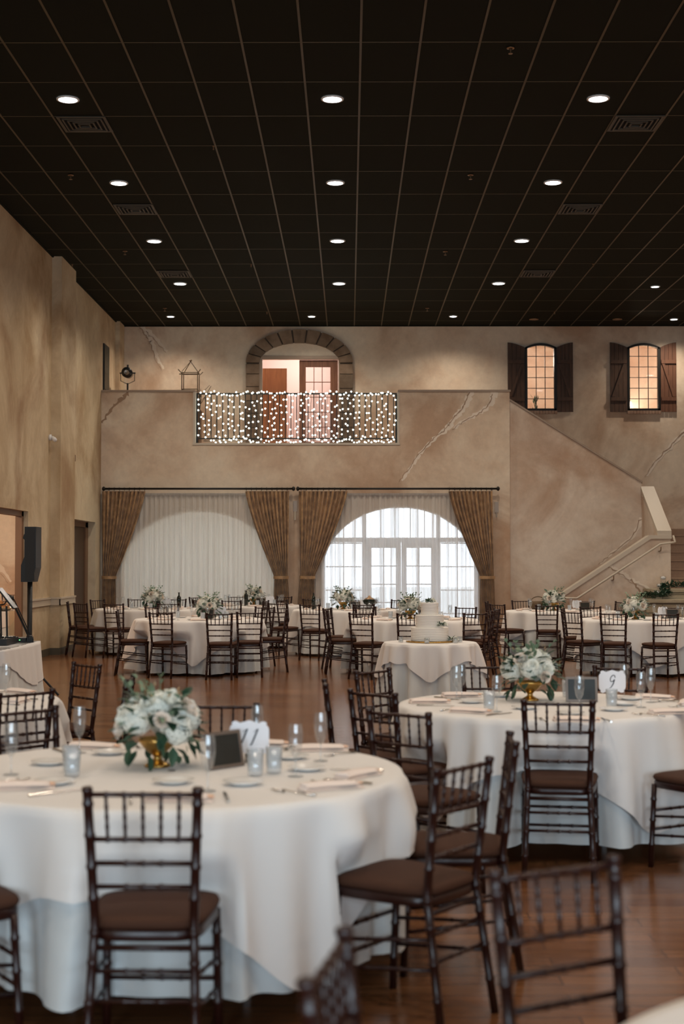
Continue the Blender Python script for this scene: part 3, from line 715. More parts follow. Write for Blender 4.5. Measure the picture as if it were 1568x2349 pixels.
# film spotlight on its stand
t = thing('film_spotlight', 'black film spotlight on a short stand at the left of the balcony', 'spotlight', (-4.78, 30.6, 4.06))
MB().tube([(0, .16, 1.62), (0, -.14, 1.62)], [.10, .115], 20).build('housing', M['gloss_black'], t, True)
MB().lathe([(.001, 0), (.05, .004), (.055, 0)], n=16).build('lens', M['steel'], t, False)
t.children[-1].rotation_euler = (PI / 2, 0, 0); t.children[-1].location = (0, -.145, 1.62)
m = MB(); m.tube([(-.15, 0, 1.62), (-.15, 0, 1.45), (0, 0, 1.38), (.15, 0, 1.45), (.15, 0, 1.62)], .008, 6); m.tube([(-.17, 0, 1.62), (.17, 0, 1.62)], .014, 8); m.tube([(0, 0, 1.72), (0, 0, 1.80)], .02, 8); m.build('yoke', M['black'], t)
m = MB(); m.tube([(0, 0, .3), (0, 0, 1.4)], .018, 8)
for a in (0, 2.1, 4.2): m.tube([(0, 0, .5), (.35 * math.cos(a), .35 * math.sin(a), 0)], .012, 6)
m.build('stand', M['black'], t)
# metal garden lantern
t = thing('metal_lantern', 'open wire metal lantern with a pointed top on the balcony', 'lantern', (-3.42, 30.6, 4.85))
m = MB(); w_ = .17
for sx in (-1, 1):
    for sy in (-1, 1):
        m.tube([(sx * w_, sy * w_, 0), (sx * w_, sy * w_, .80), (sx * (w_ + .07), sy * (w_ + .07), .88)], .01, 6); m.tube([(sx * w_, sy * w_, .84), (0, 0, 1.08)], .008, 6)
for z in (.46, .82):
    m.tube([(-w_, -w_, z), (w_, -w_, z), (w_, w_, z), (-w_, w_, z), (-w_, -w_, z)], .010, 6)
m.tube([(-.22, -.22, .78), (.22, -.22, .78)], .012, 6); m.build('frame', M['wicker'], t)
MB().lathe([(.001, 1.07), (.035, 1.10), (.001, 1.14)], n=8).build('finial', M['wicker'], t)
m = MB(); rr = random.Random(4)
for k in range(9): a = rr.uniform(0, 6.28); m.tube([(.1, 0, .0), (.15 + .12 * math.cos(a), .1 * math.sin(a), .2), (.2 + .3 * rr.random(), .1 * math.sin(a), .3 + .3 * rr.random())], .005, 4)
m.build('twig', M['wicker'], t)
t = thing('pedestal', 'plain pedestal carrying the metal lantern on the balcony', 'pedestal', (-3.42, 30.6, 4.06)); MB().box((-.22, -.22, 0), (.22, .22, .76)).build('shaft', M['casing'], t); MB().box((-.25, -.25, .76), (.25, .25, .79)).build('slab', M['casing'], t)

# ------------------------------------------------------------------ drapery
def drape(xt0, xt1, xm0, xm1, xb0, xb1, label, seed):
    t = thing('drape_panel', label, 'curtain', (0, 0, 0), 0, 'bronze drape panels'); rr = random.Random(seed)
    ZT, ZM = 3.07, 1.28; nu, nv = 132, 44; m = MB(); idx = []; ph = [rr.uniform(-.3, .3) for _ in range(20)]
    for j in range(nv + 1):
        v = j / nv; z = ZT * (1 - v) + .015 * v
        if z > ZM: s = (ZT - z) / (ZT - ZM); s = s ** 1.25; a = xt0 + (xm0 - xt0) * s; b = xt1 + (xm1 - xt1) * s; amp = .05 - .012 * s
        else: s = (ZM - z) / ZM; s = s ** .6; a = xm0 + (xb0 - xm0) * s; b = xm1 + (xb1 - xm1) * s; amp = .04
        pinch = math.exp(-((z - ZM) / .10) ** 2); row = []
        for i in range(nu + 1):
            u = i / nu; w = 2 * PI * 11 * u + ph[int(u * 19)] * .0 + .5 * math.sin(3 * u * PI + seed)
            y = YB - .12 + amp * math.sin(w) * (1 - .35 * pinch) + .012 * math.sin(2.3 * w + seed + v * 4)
            row.append(m.pts((a + (b - a) * u, y, z))[0])
        idx.append(row)
    for j in range(nv):
        for i in range(nu): m.q(idx[j][i], idx[j + 1][i], idx[j + 1][i + 1], idx[j][i + 1])
    m.build('drape', M['drape'], t, True)
    c = (xm0 + xm1) / 2; hw = (xm1 - xm0) / 2 + .025; k = 24
    m = MB(); r0 = m.pts(*[(c + hw * math.cos(2 * PI * i / k), YB - .12 + .075 * math.sin(2 * PI * i / k), 1.31) for i in range(k)]); r1 = m.pts(*[(c + hw * math.cos(2 * PI * i / k), YB - .12 + .075 * math.sin(2 * PI * i / k), 1.25) for i in range(k)])
    for i in range(k): m.q(r0[i], r1[i], r1[(i + 1) % k], r0[(i + 1) % k])
    m.build('tieback', M['drape'], t, True)
drape(-5.13, -4.22, -5.10, -4.84, -5.12, -4.80, 'bronze damask drape at the far left, tied against the left wall', 1)
drape(-2.15, -1.24, -1.54, -1.27, -1.58, -1.20, 'bronze damask drape on the right of the left sheer curtain', 2)
drape(-1.04, -.03, -1.00, -.72, -1.10, -.70, 'bronze damask drape on the left of the bright arch', 3)
drape(2.06, 2.98, 2.72, 3.0, 2.70, 3.04, 'bronze damask drape on the right of the bright arch', 4)
def sheer(x0, x1, label, seed):
    rr = random.Random(seed); m = MB(); n = int((x1 - x0) * 110); A, B = [], []
    for i in range(n + 1):
        x = x0 + (x1 - x0) * i / n; w = x * 2 * PI * 9.0 + 1.3 * math.sin(x * 5 + seed)
        y = YB - .028 + .017 * math.sin(w) + .006 * math.sin(2.7 * w)
        A.append(m.pts((x, y, 3.0))[0]); B.append(m.pts((x + .01 * math.sin(w * .5), y * 1, .02))[0])
    for i in range(n): m.q(A[i], B[i], B[i + 1], A[i + 1])
    o = m.build('sheer_curtain', M['sheer'], None, True); tag(o, label, 'curtain', 'white sheer curtains')
    m = MB(); m.box((x0, YB - .045, 2.985), (x1, YB - .012, 3.03)); m.build('heading_tape', M['sheer'], o)
sheer(-4.98, -1.40, 'white sheer curtain filling the left opening between bronze drapes', 1)
sheer(-.86, 2.90, 'white sheer curtain over the bright daylit arch', 2)
def rod(x0, x1, label):
    t = thing('curtain_rod', label, 'curtain rod', ((x0 + x1) / 2, YB - .12, 3.12)); h = (x1 - x0) / 2
    MB().tube([(-h, 0, 0), (h, 0, 0)], .022, 10).build('rod', M['iron'], t, True)
    for s_ in (-1, 1): 
        f = MB().lathe([(.001, -.05), (.03, -.03), (.038, 0), (.03, .03), (.001, .05)], n=10).build('finial', M['iron'], t, True); f.location = (s_ * (h - .01 if x0 < -5 and s_ < 0 else h + .03), 0, 0)
        MB().box((s_ * (h - .1) - .01, 0, -.01), (s_ * (h - .1) + .01, .118, .01)).build('bracket', M['iron'], t)
    return t
r1_ = rod(-5.10, -1.18, 'long black iron curtain rod with rings over the left opening'); r2_ = rod(-1.03, 3.06, 'long black iron curtain rod with rings over the bright arch')
for t, spans in ((r1_, ((-5.08, -4.24), (-2.13, -1.28))), (r2_, ((-1.0, -.06), (2.08, 2.96)))):
    for a, b in spans:
        for k in range(9):
            x = a + (b - a) * k / 8 - t.location.x
            m = MB(); pts = [(x + .004 * math.sin(j), .032 * math.cos(2 * PI * j / 12), .032 * math.sin(2 * PI * j / 12) - .006) for j in range(13)]; m.tube(pts, .005, 5); m.build('curtain_ring', M['iron'], t)

# handrail in front of the sloped wall
t = thing('handrail', 'cream metal handrail rising to the right on the stair wall', 'handrail', (0, 0, 0))
MB().tube([(4.22, 28.10, .90), (4.28, 28.02, .89), (4.48, 28.0, .89), (6.12, 28.0, 1.955), (6.36, 28.0, 1.985), (6.42, 28.05, 1.99), (6.40, 28.12, 2.12)], .021, 8).build('rail', M['cap_light'], t, True)
for x, z in ((5.2, 1.33), (6.13, 1.90)): m = MB(); m.tube([(x, 28.0, z), (x, 28.02, z - .07), (x, 28.15, z - .09)], .009, 6); m.lathe([(.001, 0), (.03, 0), (.03, .01)], (x, 28.14, z - .09), 10); m.build('bracket', M['brass'], t)
# greenery on the stone tiers
def leafmesh(m, p, d, up, L, Wd, fold=.25):
    d = d.normalized(); s = d.cross(up).normalized(); n = s.cross(d).normalized()
    a = m.pts(p, p + d * L * .35 + s * Wd * .5 + n * L * .05, p + d * L * .72 + s * Wd * .38 - n * L * .02, p + d * L - n * L * .15, p + d * L * .72 - s * Wd * .38 - n * L * .02, p + d * L * .35 - s * Wd * .5 + n * L * .05, p + d * L * .5 + n * (-.0 + L * -.06))
    m.q(a[0], a[1], a[2], a[6]); m.q(a[2], a[3], a[6]); m.q(a[3], a[4], a[6]); m.q(a[4], a[5], a[0], a[6])
def garland(pts, label, n=260, seed=1, spread=.10):
    rr = random.Random(seed); t = thing('greenery_garland', label, 'garland', pts[0]); o = Vector(pts[0]); P = [Vector(p) - o for p in pts]
    MB().tube(P, .008, 5).build('stem', M['leaf'], t); m = MB()
    for k in range(n):
        u = rr.random() * (len(P) - 1); i = min(int(u), len(P) - 2); p = P[i].lerp(P[i + 1], u - i) + Vector((rr.uniform(-1, 1), rr.uniform(-.7, .3), rr.uniform(-.15, 1))) * spread * .6
        d = Vector((rr.uniform(-1, 1), rr.uniform(-1, .5), rr.uniform(-.2, 1))); m.m = rr.choice((0, 0, 1)); leafmesh(m, p, d, Vector((.1, .2, 1)), rr.uniform(.07, .13), rr.uniform(.03, .05))
    m.build('foliage', [M['leaf'], plain('mid leaf', (.05, .10, .06), .5)], t); return t
garland([(5.38, 26.45, .96), (5.62, 26.6, .94), (5.85, 26.8, .95), (6.0, 27.05, .98), (5.98, 27.1, 1.12)], 'trailing dark greenery on the lower stone tier by the stair', 240, 2)
garland([(5.95, 27.2, 1.12), (6.25, 27.25, 1.14), (6.6, 27.2, 1.11), (6.95, 27.2, 1.10)], 'trailing dark greenery along the upper stone tier', 180, 3, .09)
for x, y, z, h, l in ((5.76, 26.75, .905, .16, 'clear glass candle cylinder in the greenery, the lower of the two on the left'), (5.92, 27.2, 1.085, .10, 'clear glass candle cylinder on the upper stone tier beside greenery'), (6.08, 27.6, 1.085, .24, 'tall clear glass candle cylinder with floating candle, the highest by the stair')):
    t = thing('candle_cylinder', l, 'candle holder', (x, y, z), 0, 'glass candle cylinders by the stair'); MB().lathe([(.001, .003), (.055, .003), (.055, h)], n=16).build('vase', M['glass'], t, True)
    MB().lathe([(.001, h - .065), (.04, h - .06), (.05, h - .03), (.035, h - .01), (.001, h)], n=14).build('candle', M['wax'], t, True)
# wall details
t = thing('security_camera', 'small white security camera on the left wall beside the pilaster', 'camera', (XL + .001, 24.45, 3.75)); MB().lathe([(.001, 0), (.05, .0), (.055, .04), (.001, .045)], n=14).build('mount', M['white'], t, True); t.children[-1].rotation_euler = (0, PI / 2, 0)
MB().tube([(.05, 0, 0), (.09, -.02, -.03), (.12, -.07, -.05)], [.03, .04, .035], 10).build('housing', M['white'], t, True)
tag(MB().box((XL, 26.72, 3.5), (XL + .015, 26.78, 3.62)).build('wall_sensor', M['casing']), 'tiny brown sensor on the left wall above the recessed door', 'sensor')
t = thing('wall_bracket', 'small silver bracket on the wall between the two curtain rods', 'bracket', (-1.12, YB - .001, 2.75)); m = MB(); m.box((-.04, -.02, -.1), (.04, 0, .12)); m.build('plate', plain('plaster ornament', (.45, .40, .36), .5), t); MB().tube([(0, -.02, -.1), (0, -.03, -.28)], .02, 8).build('finial', M['cap_light'], t)
t = thing('wall_bracket', 'small pale bracket on the wall right of the rightmost drape', 'bracket', (3.07, YB - .001, 2.75)); m = MB(); m.box((-.04, -.02, -.12), (.04, 0, .1)); m.build('plate', plain('plaster ornament', (.45, .40, .36), .5), t)
MB().tube([(0, -.02, -.1), (0, -.03, -.22)], .012, 8).build('finial', plain('plaster ornament', (.45, .40, .36), .5), t)

# ------------------------------------------------------------------ chairs
def interp(path, z):
    for a, b in zip(path, path[1:]):
        if a[2] <= z <= b[2] or a[2] >= z >= b[2]:
            t = (z - a[2]) / (b[2] - a[2]); return Vector(a).lerp(Vector(b), t)
    return Vector(path[-1])
def bamboo(path, r, zs, n=8):
    """turned pole with raised rings at heights zs"""
    L = [(p[2], r) for p in path]
    for z in zs: L += [(z - .010, r), (z - .004, r * 1.2), (z + .004, r * 1.2), (z + .010, r)]
    L = sorted(set(L)); P = [interp(sorted(path, key=lambda q: q[2]), z) for z, _ in L]
    return MB().tube(P, [q for _, q in L], n)
def stick(a, b, r, rings=(), n=6):
    a, b = Vector(a), Vector(b); L = [(0, r), (1, r)]; d = (b - a).length
    for t in rings: L += [(t - .009 / d, r), (t - .003 / d, r * 1.32), (t + .003 / d, r * 1.32), (t + .009 / d, r)]
    L = sorted(L); return MB().tube([a.lerp(b, t) for t, _ in L], [q for _, q in L], n)
def make_chair():
    t = thing('banquet_chair', '-', 'chair', (0, 0, 0), 0, 'dark bamboo-turned banquet chairs at the tables')
    post = {s: [(s * .175, -.03, 0), (s * .158, .035, .43), (s * .156, .04, .47), (s * .174, -.012, .914)] for s in (-1, 1)}
    for s in (-1, 1):
        o = bamboo(post[s], .0155, (.12, .24, .36, .45, .56, .66, .76, .86, .905)).build('rear_leg_post', M['mahog'], t, True)
        fl = [(s * .188, .415, .45), (s * .192, .43, 0)]; bamboo([(s * .192, .43, 0), (s * .186, .405, .44)], .0145, (.12, .25, .36)).build('front_leg', M['mahog'], t, True)
    P = lambda s, z: interp(post[s], z)
    def cross(z, r, rings=()): return stick(P(-1, z), P(1, z), r, rings)
    cross(.890, .0085, (.17, .33, .5, .67, .83)).build('top_rail', M['mahog'], t, True)
    for z in (.748, .672, .597): cross(z, .0085, (.17, .33, .5, .67, .83) if z > .7 else (.33, .5, .67)).build('back_rail', M['mahog'], t, True)
    for k in range(5):
        u = (k + 1) / 6; stick(P(-1, .748).lerp(P(1, .748), u), P(-1, .890).lerp(P(1, .890), u), .0055, (.28, .5, .72)).build('spindle', M['mahog'], t, True)
    cross(.405, .010).build('rear_apron', M['mahog'], t, True)
    for z in (.335, .245): cross(z, .0075, (.33, .5, .67)).build('rear_stretcher', M['mahog'], t, True)
    F = lambda s, z: Vector((s * .192, .43, 0)).lerp(Vector((s * .186, .405, .44)), z / .44)
    for z in (.30, .20): stick(F(-1, z), F(1, z), .0075, (.33, .5, .67)).build('front_stretcher', M['mahog'], t, True)
    for s in (-1, 1):
        for z0, z1 in ((.30, .27), (.20, .17)): stick(P(s, z0 + .02), F(s, z1), .0075, (.33, .66)).build('side_stretcher', M['mahog'], t, True)
    # seat frame and cushion: rounded trapezoid
    def outline(k, g=0.0):
        out = []
        for i in range(k):
            a = 2 * PI * i / k; c, s = math.cos(a), math.sin(a); e = .42
            ux = math.copysign(abs(c) ** e, c); uy = math.copysign(abs(s) ** e, s)
            y = .235 + (.205 + g) * uy; hw = .172 + (y - .03) / .40 * .030 + g; out.append((ux * hw, y))
        return out
    m = MB(); k = 32; lay = [(0, .425), (.004, .43), (.004, .455), (0, .46)]
    rg = [m.pts(*[(x, y, z) for x, y in outline(k, g)]) for g, z in lay]
    for a, b in zip(rg, rg[1:]):
        for i in range(k): m.q(a[i], a[(i + 1) % k], b[(i + 1) % k], b[i])
    m.q(*rg[0][::-1]); m.q(*rg[-1]); sf = m.build('seat_frame', M['mahog'], t, True)
    m = MB(); lay = [(-.008, .458), (.006, .466), (.010, .478), (.004, .490), (-.02, .498), (-.08, .504), (-.14, .506)]
    rg = [m.pts(*[(x, y, z) for x, y in outline(k, g)]) for g, z in lay]
    for a, b in zip(rg, rg[1:]):
        for i in range(k): m.q(a[i], a[(i + 1) % k], b[(i + 1) % k], b[i])
    m.q(*rg[0][::-1]); m.q(*rg[-1]); m.build('seat_cushion', M['cushion'], sf, True)
    return t
chair0 = make_chair(); chair_used = [False]; SEATS = []
def chair(x, y, fx, fy, label, lift=0.0):
    """x, y: top of the backrest; (fx, fy): the way the chair faces"""
    rz = math.atan2(fy, fx) - PI / 2; SEATS.append((x, y, rz))
    if not chair_used[0]: c = chair0; chair_used[0] = True; c.location = (x, y, 0); c.rotation_euler = (0, 0, rz); c['label'] = label
    else: c = dup(chair0, (x, y, 0), rz, label)
    return c
CH = 'dark wooden chair '
T11, T9, TM = 'the table numbered 11', 'the table numbered 9', 'the round table cropped at left'
for a in [
 (-.645, 4.48, .02, 1, CH + 'seen from behind at the near edge of ' + T11),
 (.395, 5.045, -.8, .6, CH + 'turned left, at the right of ' + T11),
 (.65, 5.78, -1, .05, CH + 'edge-on behind the near right chair of ' + T11),
 (-.635, 7.12, 0, -1, CH + 'behind the numbered card at the back of ' + T11),
 (-1.55, 6.87, .74, -.67, CH + 'at the back left of ' + T11),
 (-1.56, 4.72, .8, .55, CH + 'cut by the left edge of the frame beside ' + T11),
 (.24, 6.78, .61, .79, CH + 'with bluish posts, front left of ' + T9),
 (.135, 7.78, .72, .69, CH + 'second from the front, left of ' + T9),
 (.165, 9.35, .77, -.64, CH + 'below the cake table, back left of ' + T9),
 (-.13, 8.4, 1, .04, CH + 'edge-on on open floor left of ' + T9),
 (1.066, 7.29, .16, .98, CH + 'seen from behind at the near edge of ' + T9),
 (1.98, 7.33, -.5, .86, CH + 'cut by the right frame edge at ' + T9),
 (.95, 9.76, .1, -1, CH + 'at the back of ' + T9 + ', behind the flowers'),
 (1.83, 9.64, -.3, -.95, CH + 'behind the number card of ' + T9),
 (-1.77, 7.80, -.75, .66, CH + 'at the front right of ' + TM),
 (-1.352, 8.73, -1, -.03, CH + 'edge-on behind the flowers of ' + T11),
 (-1.83, 9.9, -.75, -.66, CH + 'alone at the back right of ' + TM),
 (.49, 3.36, .48, -.87, CH + 'large and blurred in the lower right corner'),
 (-.03, 2.6, .98, -.18, CH + 'blurred dark at the bottom edge, closest to the camera'),
]: chair(*a)
TA, TB, TC_, TD, TE, TF, TG = 'the far front table left of centre', 'the far table by the left wall', 'the far table before the second drape', 'the far table before the bright arch', 'the far table behind the cake', 'the far table beside the stair wall', 'the far table at the right edge'
for a in [
 (-3.30, 20.35, 1, .1, CH + 'edge-on at the left end of ' + TA),
 (-2.60, 19.7, .35, .94, CH + 'front left of ' + TA), (-1.77, 19.45, .05, 1, CH + 'front centre of ' + TA),
 (-1.385, 19.85, -.1, .99, CH + 'front right of ' + TA), (-.93, 20.95, -1, -.05, CH + 'edge-on at the right end of ' + TA),
 (-3.0, 22.2, .4, -.9, CH + 'back left of ' + TA), (-1.31, 22.1, -.5, -.85, CH + 'back right of ' + TA),
 (-4.88, 24.75, 1, .15, CH + 'edge-on against the left wall at ' + TB), (-4.52, 24.0, .65, .76, CH + 'front left of ' + TB),
 (-4.62, 26.2, .8, -.6, CH + 'back left of ' + TB), (-3.92, 23.75, .25, .97, CH + 'front centre of ' + TB),
 (-3.04, 23.95, -.2, .98, CH + 'front right of ' + TB), (-3.97, 26.75, .1, -1, CH + 'back centre of ' + TB), (-3.22, 26.7, -.3, -.95, CH + 'back right of ' + TB),
 (-3.02, 28.1, .8, -.6, CH + 'back left of ' + TC_), (-2.83, 26.3, .9, .4, CH + 'front left of ' + TC_),
 (-2.12, 25.75, .1, 1, CH + 'front centre of ' + TC_), (-2.25, 28.65, .2, -1, CH + 'back centre of ' + TC_), (-1.30, 28.55, -.5, -.85, CH + 'back right of ' + TC_),
 (-1.50, 25.6, -.98, .2, CH + 'edge-on at the front right of ' + TC_),
 (-1.20, 24.1, .4, .92, CH + 'angled at the left end of ' + TD), (-1.22, 26.1, .85, -.5, CH + 'back left of ' + TD),
 (-.64, 23.3, .4, .92, CH + 'front left of ' + TD), (.24, 23.45, -.2, .98, CH + 'front right of ' + TD), (-.70, 26.75, .4, -.9, CH + 'left of the back chair of ' + TD),
 (.12, 26.4, 0, -1, CH + 'back centre of ' + TD), (.92, 26.2, -.6, -.8, CH + 'back right of ' + TD),
 (-.31, 20.6, 1, .05, CH + 'edge-on at the left end of ' + TE), (-.32, 21.55, .85, -.3, CH + 'behind the edge-on left chair of ' + TE),
 (.165, 19.55, .45, .9, CH + 'front left of ' + TE), (.83, 19.35, .05, 1, CH + 'partly hidden by the cake, before ' + TE),
 (.26, 22.1, .4, -.9, CH + 'back left of ' + TE), (1.80, 22.0, -.5, -.86, CH + 'back right of ' + TE), (1.72, 19.5, -.4, .92, CH + 'front right of ' + TE),
 (2.2, 21.3, -1, -.12, CH + 'edge-on, farther at the right of ' + TE), (2.05, 20.4, -.97, .2, CH + 'edge-on, nearer at the right of ' + TE),
 (2.42, 25.0, .95, -.2, CH + 'back left of ' + TF), (2.45, 23.5, .8, .6, CH + 'front left of ' + TF),
 (3.1, 25.75, .4, -.9, CH + 'back centre of ' + TF), (3.19, 23.0, .2, .98, CH + 'front centre of ' + TF), (4.22, 25.5, -.6, -.8, CH + 'back right of ' + TF),
 (4.75, 25.0, -.9, -.3, CH + 'right end of ' + TF),
 (3.2, 21.3, .95, -.25, CH + 'farther at the left of ' + TG), (3.13, 20.05, .75, .66, CH + 'nearer at the left of ' + TG),
 (3.76, 22.2, .3, -.95, CH + 'back left of ' + TG), (3.62, 19.55, .3, .95, CH + 'front left of ' + TG), (4.28, 19.3, -.15, .99, CH + 'front centre of ' + TG),
 (5.05, 22.1, -.4, -.9, CH + 'back right of ' + TG), (5.35, 19.8, -.8, .6, CH + 'front right of ' + TG),
 (-8.1, 27.6, .2, -1, CH + 'in the next room, the left of two seen through the opening'), (-7.25, 30.5, .3, -1, CH + 'in the next room, the right of two seen through the opening'),
]: chair(*a)

# ------------------------------------------------------------------ tables and cloths
def table(cx, cy, label, r=.905, H=.762):
    t = thing('folding_table', 'round wooden banquet table under the cloths of ' + label, 'table', (cx, cy, 0), 0, 'round banquet tables')
    MB().lathe([(.001, H - .02), (r, H - .02), (r, H), (.001, H)], n=48).build('tabletop', M['oak'], t)
    for a in range(4):
        th = PI / 4 + a * PI / 2; x, y = math.cos(th) * r * .52, math.sin(th) * r * .52
        MB().tube([(x, y, 0), (x, y, H - .02)], .016, 8).build('leg', M['doorpaint'], t)
def fold_f(seed, n1):
    rr = random.Random(seed); ps = [(n1 + rr.choice((-3, -1, 0, 1, 2, 3, 5)), rr.uniform(0, 6.28), rr.uniform(.5, 1)) for _ in range(4)]
    S_ = sum(p[2] for p in ps)
    def f(th):
        v = sum(w * math.sin(n * th + p + .7 * math.sin(2 * th + p)) for n, p, w in ps) / S_; return v * .85 + .22 * math.sin((2 * n1 + 3) * th + ps[0][1] + 1.5 * math.sin(3 * th)) * (.5 + .5 * math.sin(2 * th + ps[1][1]))
    return f
def cloths(cx, cy, label, seed, r=.914, H=.765, hem=.06, half=1.19, rot=.6, n1=13, res=220, flare=.10, only=None):
    fo = fold_f(seed, n1)
    def Rad(th, t):      # t: metres below the table top
        k = min(1, t / H); v = fo(th); v = math.copysign(abs(v) ** .8, v); return r + .006 + (k ** .7) * flare * (.6 + 2.0 * v)
    NL = 360; lim = [9.0] * NL      # how far out the cloth may hang where a chair seat presses it in
    for sx_, sy_, rz_ in SEATS:
        if math.hypot(sx_ - cx, sy_ - cy) > r + 1.3: continue
        c_, s_ = math.cos(rz_), math.sin(rz_)
        for i in range(NL):
            th = 2 * PI * i / NL; ux, uy = math.cos(th), math.sin(th); q = r * .35
            while q < r + .35:
                dx, dy = cx + ux * q - sx_, cy + uy * q - sy_; lx, ly = dx * c_ + dy * s_, -dx * s_ + dy * c_
                if abs(lx) < .225 and -.03 < ly < .462: lim[i] = min(lim[i], q); break
                q += .01
    lim = [min(9.0, v) for v in lim]
    lim2 = [min(lim[(i + d) % NL] for d in range(-2, 3)) for i in range(NL)]
    lim3 = [sum(min(lim2[(i + d) % NL], r + .25) for d in range(-3, 4)) / 7 for i in range(NL)]
    def press(th, R_, z):
        l = lim3[int(th / (2 * PI) * NL) % NL]
        if l >= R_: return R_
        k = max(0, min(1, (.63 - z) / .12)); return R_ + (l - R_) * k
    def sheet(name, off, drop, mat, lab, grp, ztop):
        m = MB(); rings = []; N = res
        for rr_ in (.02, .35, .7, .9, .985): rings.append([(rr_ * r, 0, 0)] * N)
        nz = 22 if res > 150 else 14
        idx = [m.pts(*[(rr_ * r * math.cos(2 * PI * i / N), rr_ * r * math.sin(2 * PI * i / N), ztop) for i in range(N)]) for rr_ in (.02, .35, .7, .9, .99)]
        for j in range(nz + 1):
            row = []
            for i in range(N):
                th = 2 * PI * i / N; D = drop(th); s = (j / nz) ** 1.15; t = max(.0, D * s)
                R_ = press(th, Rad(th, t), ztop - t) + off + (.055 * t if off else 0) + .010 * min(1, t / .02) - .004
                row.append((R_ * math.cos(th), R_ * math.sin(th), ztop - t - .006 * (1 if j else .2)))
            idx.append(m.pts(*row))
        m.q(*idx[0])
        for a, b in zip(idx, idx[1:]):
            for i in range(N): m.q(a[i], a[(i + 1) % N], b[(i + 1) % N], b[i])
        o = m.build(name, mat, None, True); o.location = (cx, cy, 0); tag(o, lab, 'tablecloth', grp); return o
    sheet('tablecloth', 0, lambda th: H - hem - .012 * fo(th * 1.0 + .4), M['cloth'], 'long white floor-length cloth on ' + label, 'floor-length white tablecloths', H)
    def sq(th):
        a = th - rot; c, s = abs(math.cos(a)), abs(math.sin(a)); d = half / (c ** 9 + s ** 9) ** (1 / 9)
        return max(.1, d - r) + .02 * fo(th + 1)
    sheet('tablecloth_topper', .020, sq, M['topper'], 'ivory square top cloth on ' + label, 'square ivory top cloths', H + .006)
tabs = [(-.72, 5.80, T11, 3, .13, 1.19, -.157, 260), (1.15, 8.47, T9, 5, .10, 1.10, -.21, 240), (-2.70, 8.60, TM, 8, .08, 1.19, .25, 200),
        (-2.20, 20.95, TA, 11, .04, 1.17, .8, 180), (-3.57, 25.4, TB, 12, .05, 1.18, .3, 140), (-1.82, 27.3, TC_, 13, .05, 1.18, .5, 120), (-.03, 25.0, TD, 14, .05, 1.17, .9, 140),
        (.955, 20.85, TE, 15, .05, 1.17, .1, 160), (3.62, 24.4, TF, 16, .05, 1.19, -.55, 140), (4.32, 20.9, TG, 17, .05, 1.17, .75, 160)]
for x, y, l, sd, hem, half, rot, res in tabs:
    rr_t = .83 if l == T9 else .914; table(x, y, l, rr_t - .01); cloths(x, y, l, sd, r=rr_t, hem=hem, half=half, rot=rot, res=res, flare=.10, n1=12)
TN = 'the white table in the bottom right corner'
table(1.25, 2.08, TN); cloths(1.25, 2.08, TN, 19, hem=.06, res=200)
CK = 'the small cake table'
table(.85, 14.95, CK, .45); cloths(.85, 14.95, CK, 21, r=.46, hem=.03, half=.64, rot=-1.62 + PI / 4, n1=11, res=180, flare=.085)

# ------------------------------------------------------------------ flowers
def hydrangea(seed, r=.075, n=150):
    rr = random.Random(seed); m = MB(); m.lathe([(.001, -r * .8), (r * .6, -r * .55), (r * .8, 0), (r * .6, r * .55), (.001, r * .8)], n=12)
    for k in range(n):
        z = 1 - 2 * (k + .5) / n; a = k * 2.39996; s = math.sqrt(1 - z * z); nrm = Vector((s * math.cos(a), s * math.sin(a), z)); p = nrm * r * rr.uniform(.88, 1.04)
        u = nrm.cross(Vector((.3, .2, 1))).normalized(); v = nrm.cross(u); ro = rr.uniform(0, 1.57); L = r * .19
        for q in range(4):
            b = ro + q * PI / 2; d = u * math.cos(b) + v * math.sin(b); e = u * -math.sin(b) + v * math.cos(b)
            m.poly(p, p + d * L * .6 + e * L * .42 + nrm * .002, p + d * L * 1.15 - nrm * .001, p + d * L * .6 - e * L * .42 + nrm * .002)
    return m
def rose(r=.045):
    m = MB(); ms = 0
    for lay in range(5):
        rr_ = r * (.22 + .19 * lay); h0, h1 = -r * .5, r * (.75 - .13 * lay); k = 5
        for q in range(k):
            a0 = 2 * PI * q / k + lay * .7; pts = []
            for j in range(5):
                a = a0 + (j / 4 - .5) * 1.5
                col = []
                for i in range(4):
                    t = i / 3; w = rr_ * (.55 + .55 * t + (.15 * t * t if lay > 2 else 0)); col.append((w * math.cos(a), w * math.sin(a), h0 + (h1 - h0) * (t - .18 * t * abs(j / 4 - .5) * 2)))
                pts.append(m.pts(*col))
            for c0, c1 in zip(pts, pts[1:]):
                for i in range(3): m.q(c0[i], c1[i], c1[i + 1], c0[i + 1])
    return m
hyd_me = hydrangea(1).build('hydrangea', M['petal']); rose_me = rose().build('rose', M['petal'], None, True); rose_b = rose().build('rose', M['petal_blush'], None, True)
H_, RO, RB = hyd_me.data, rose_me.data, rose_b.data
for o in (hyd_me, rose_me, rose_b): bpy.data.objects.remove(o)
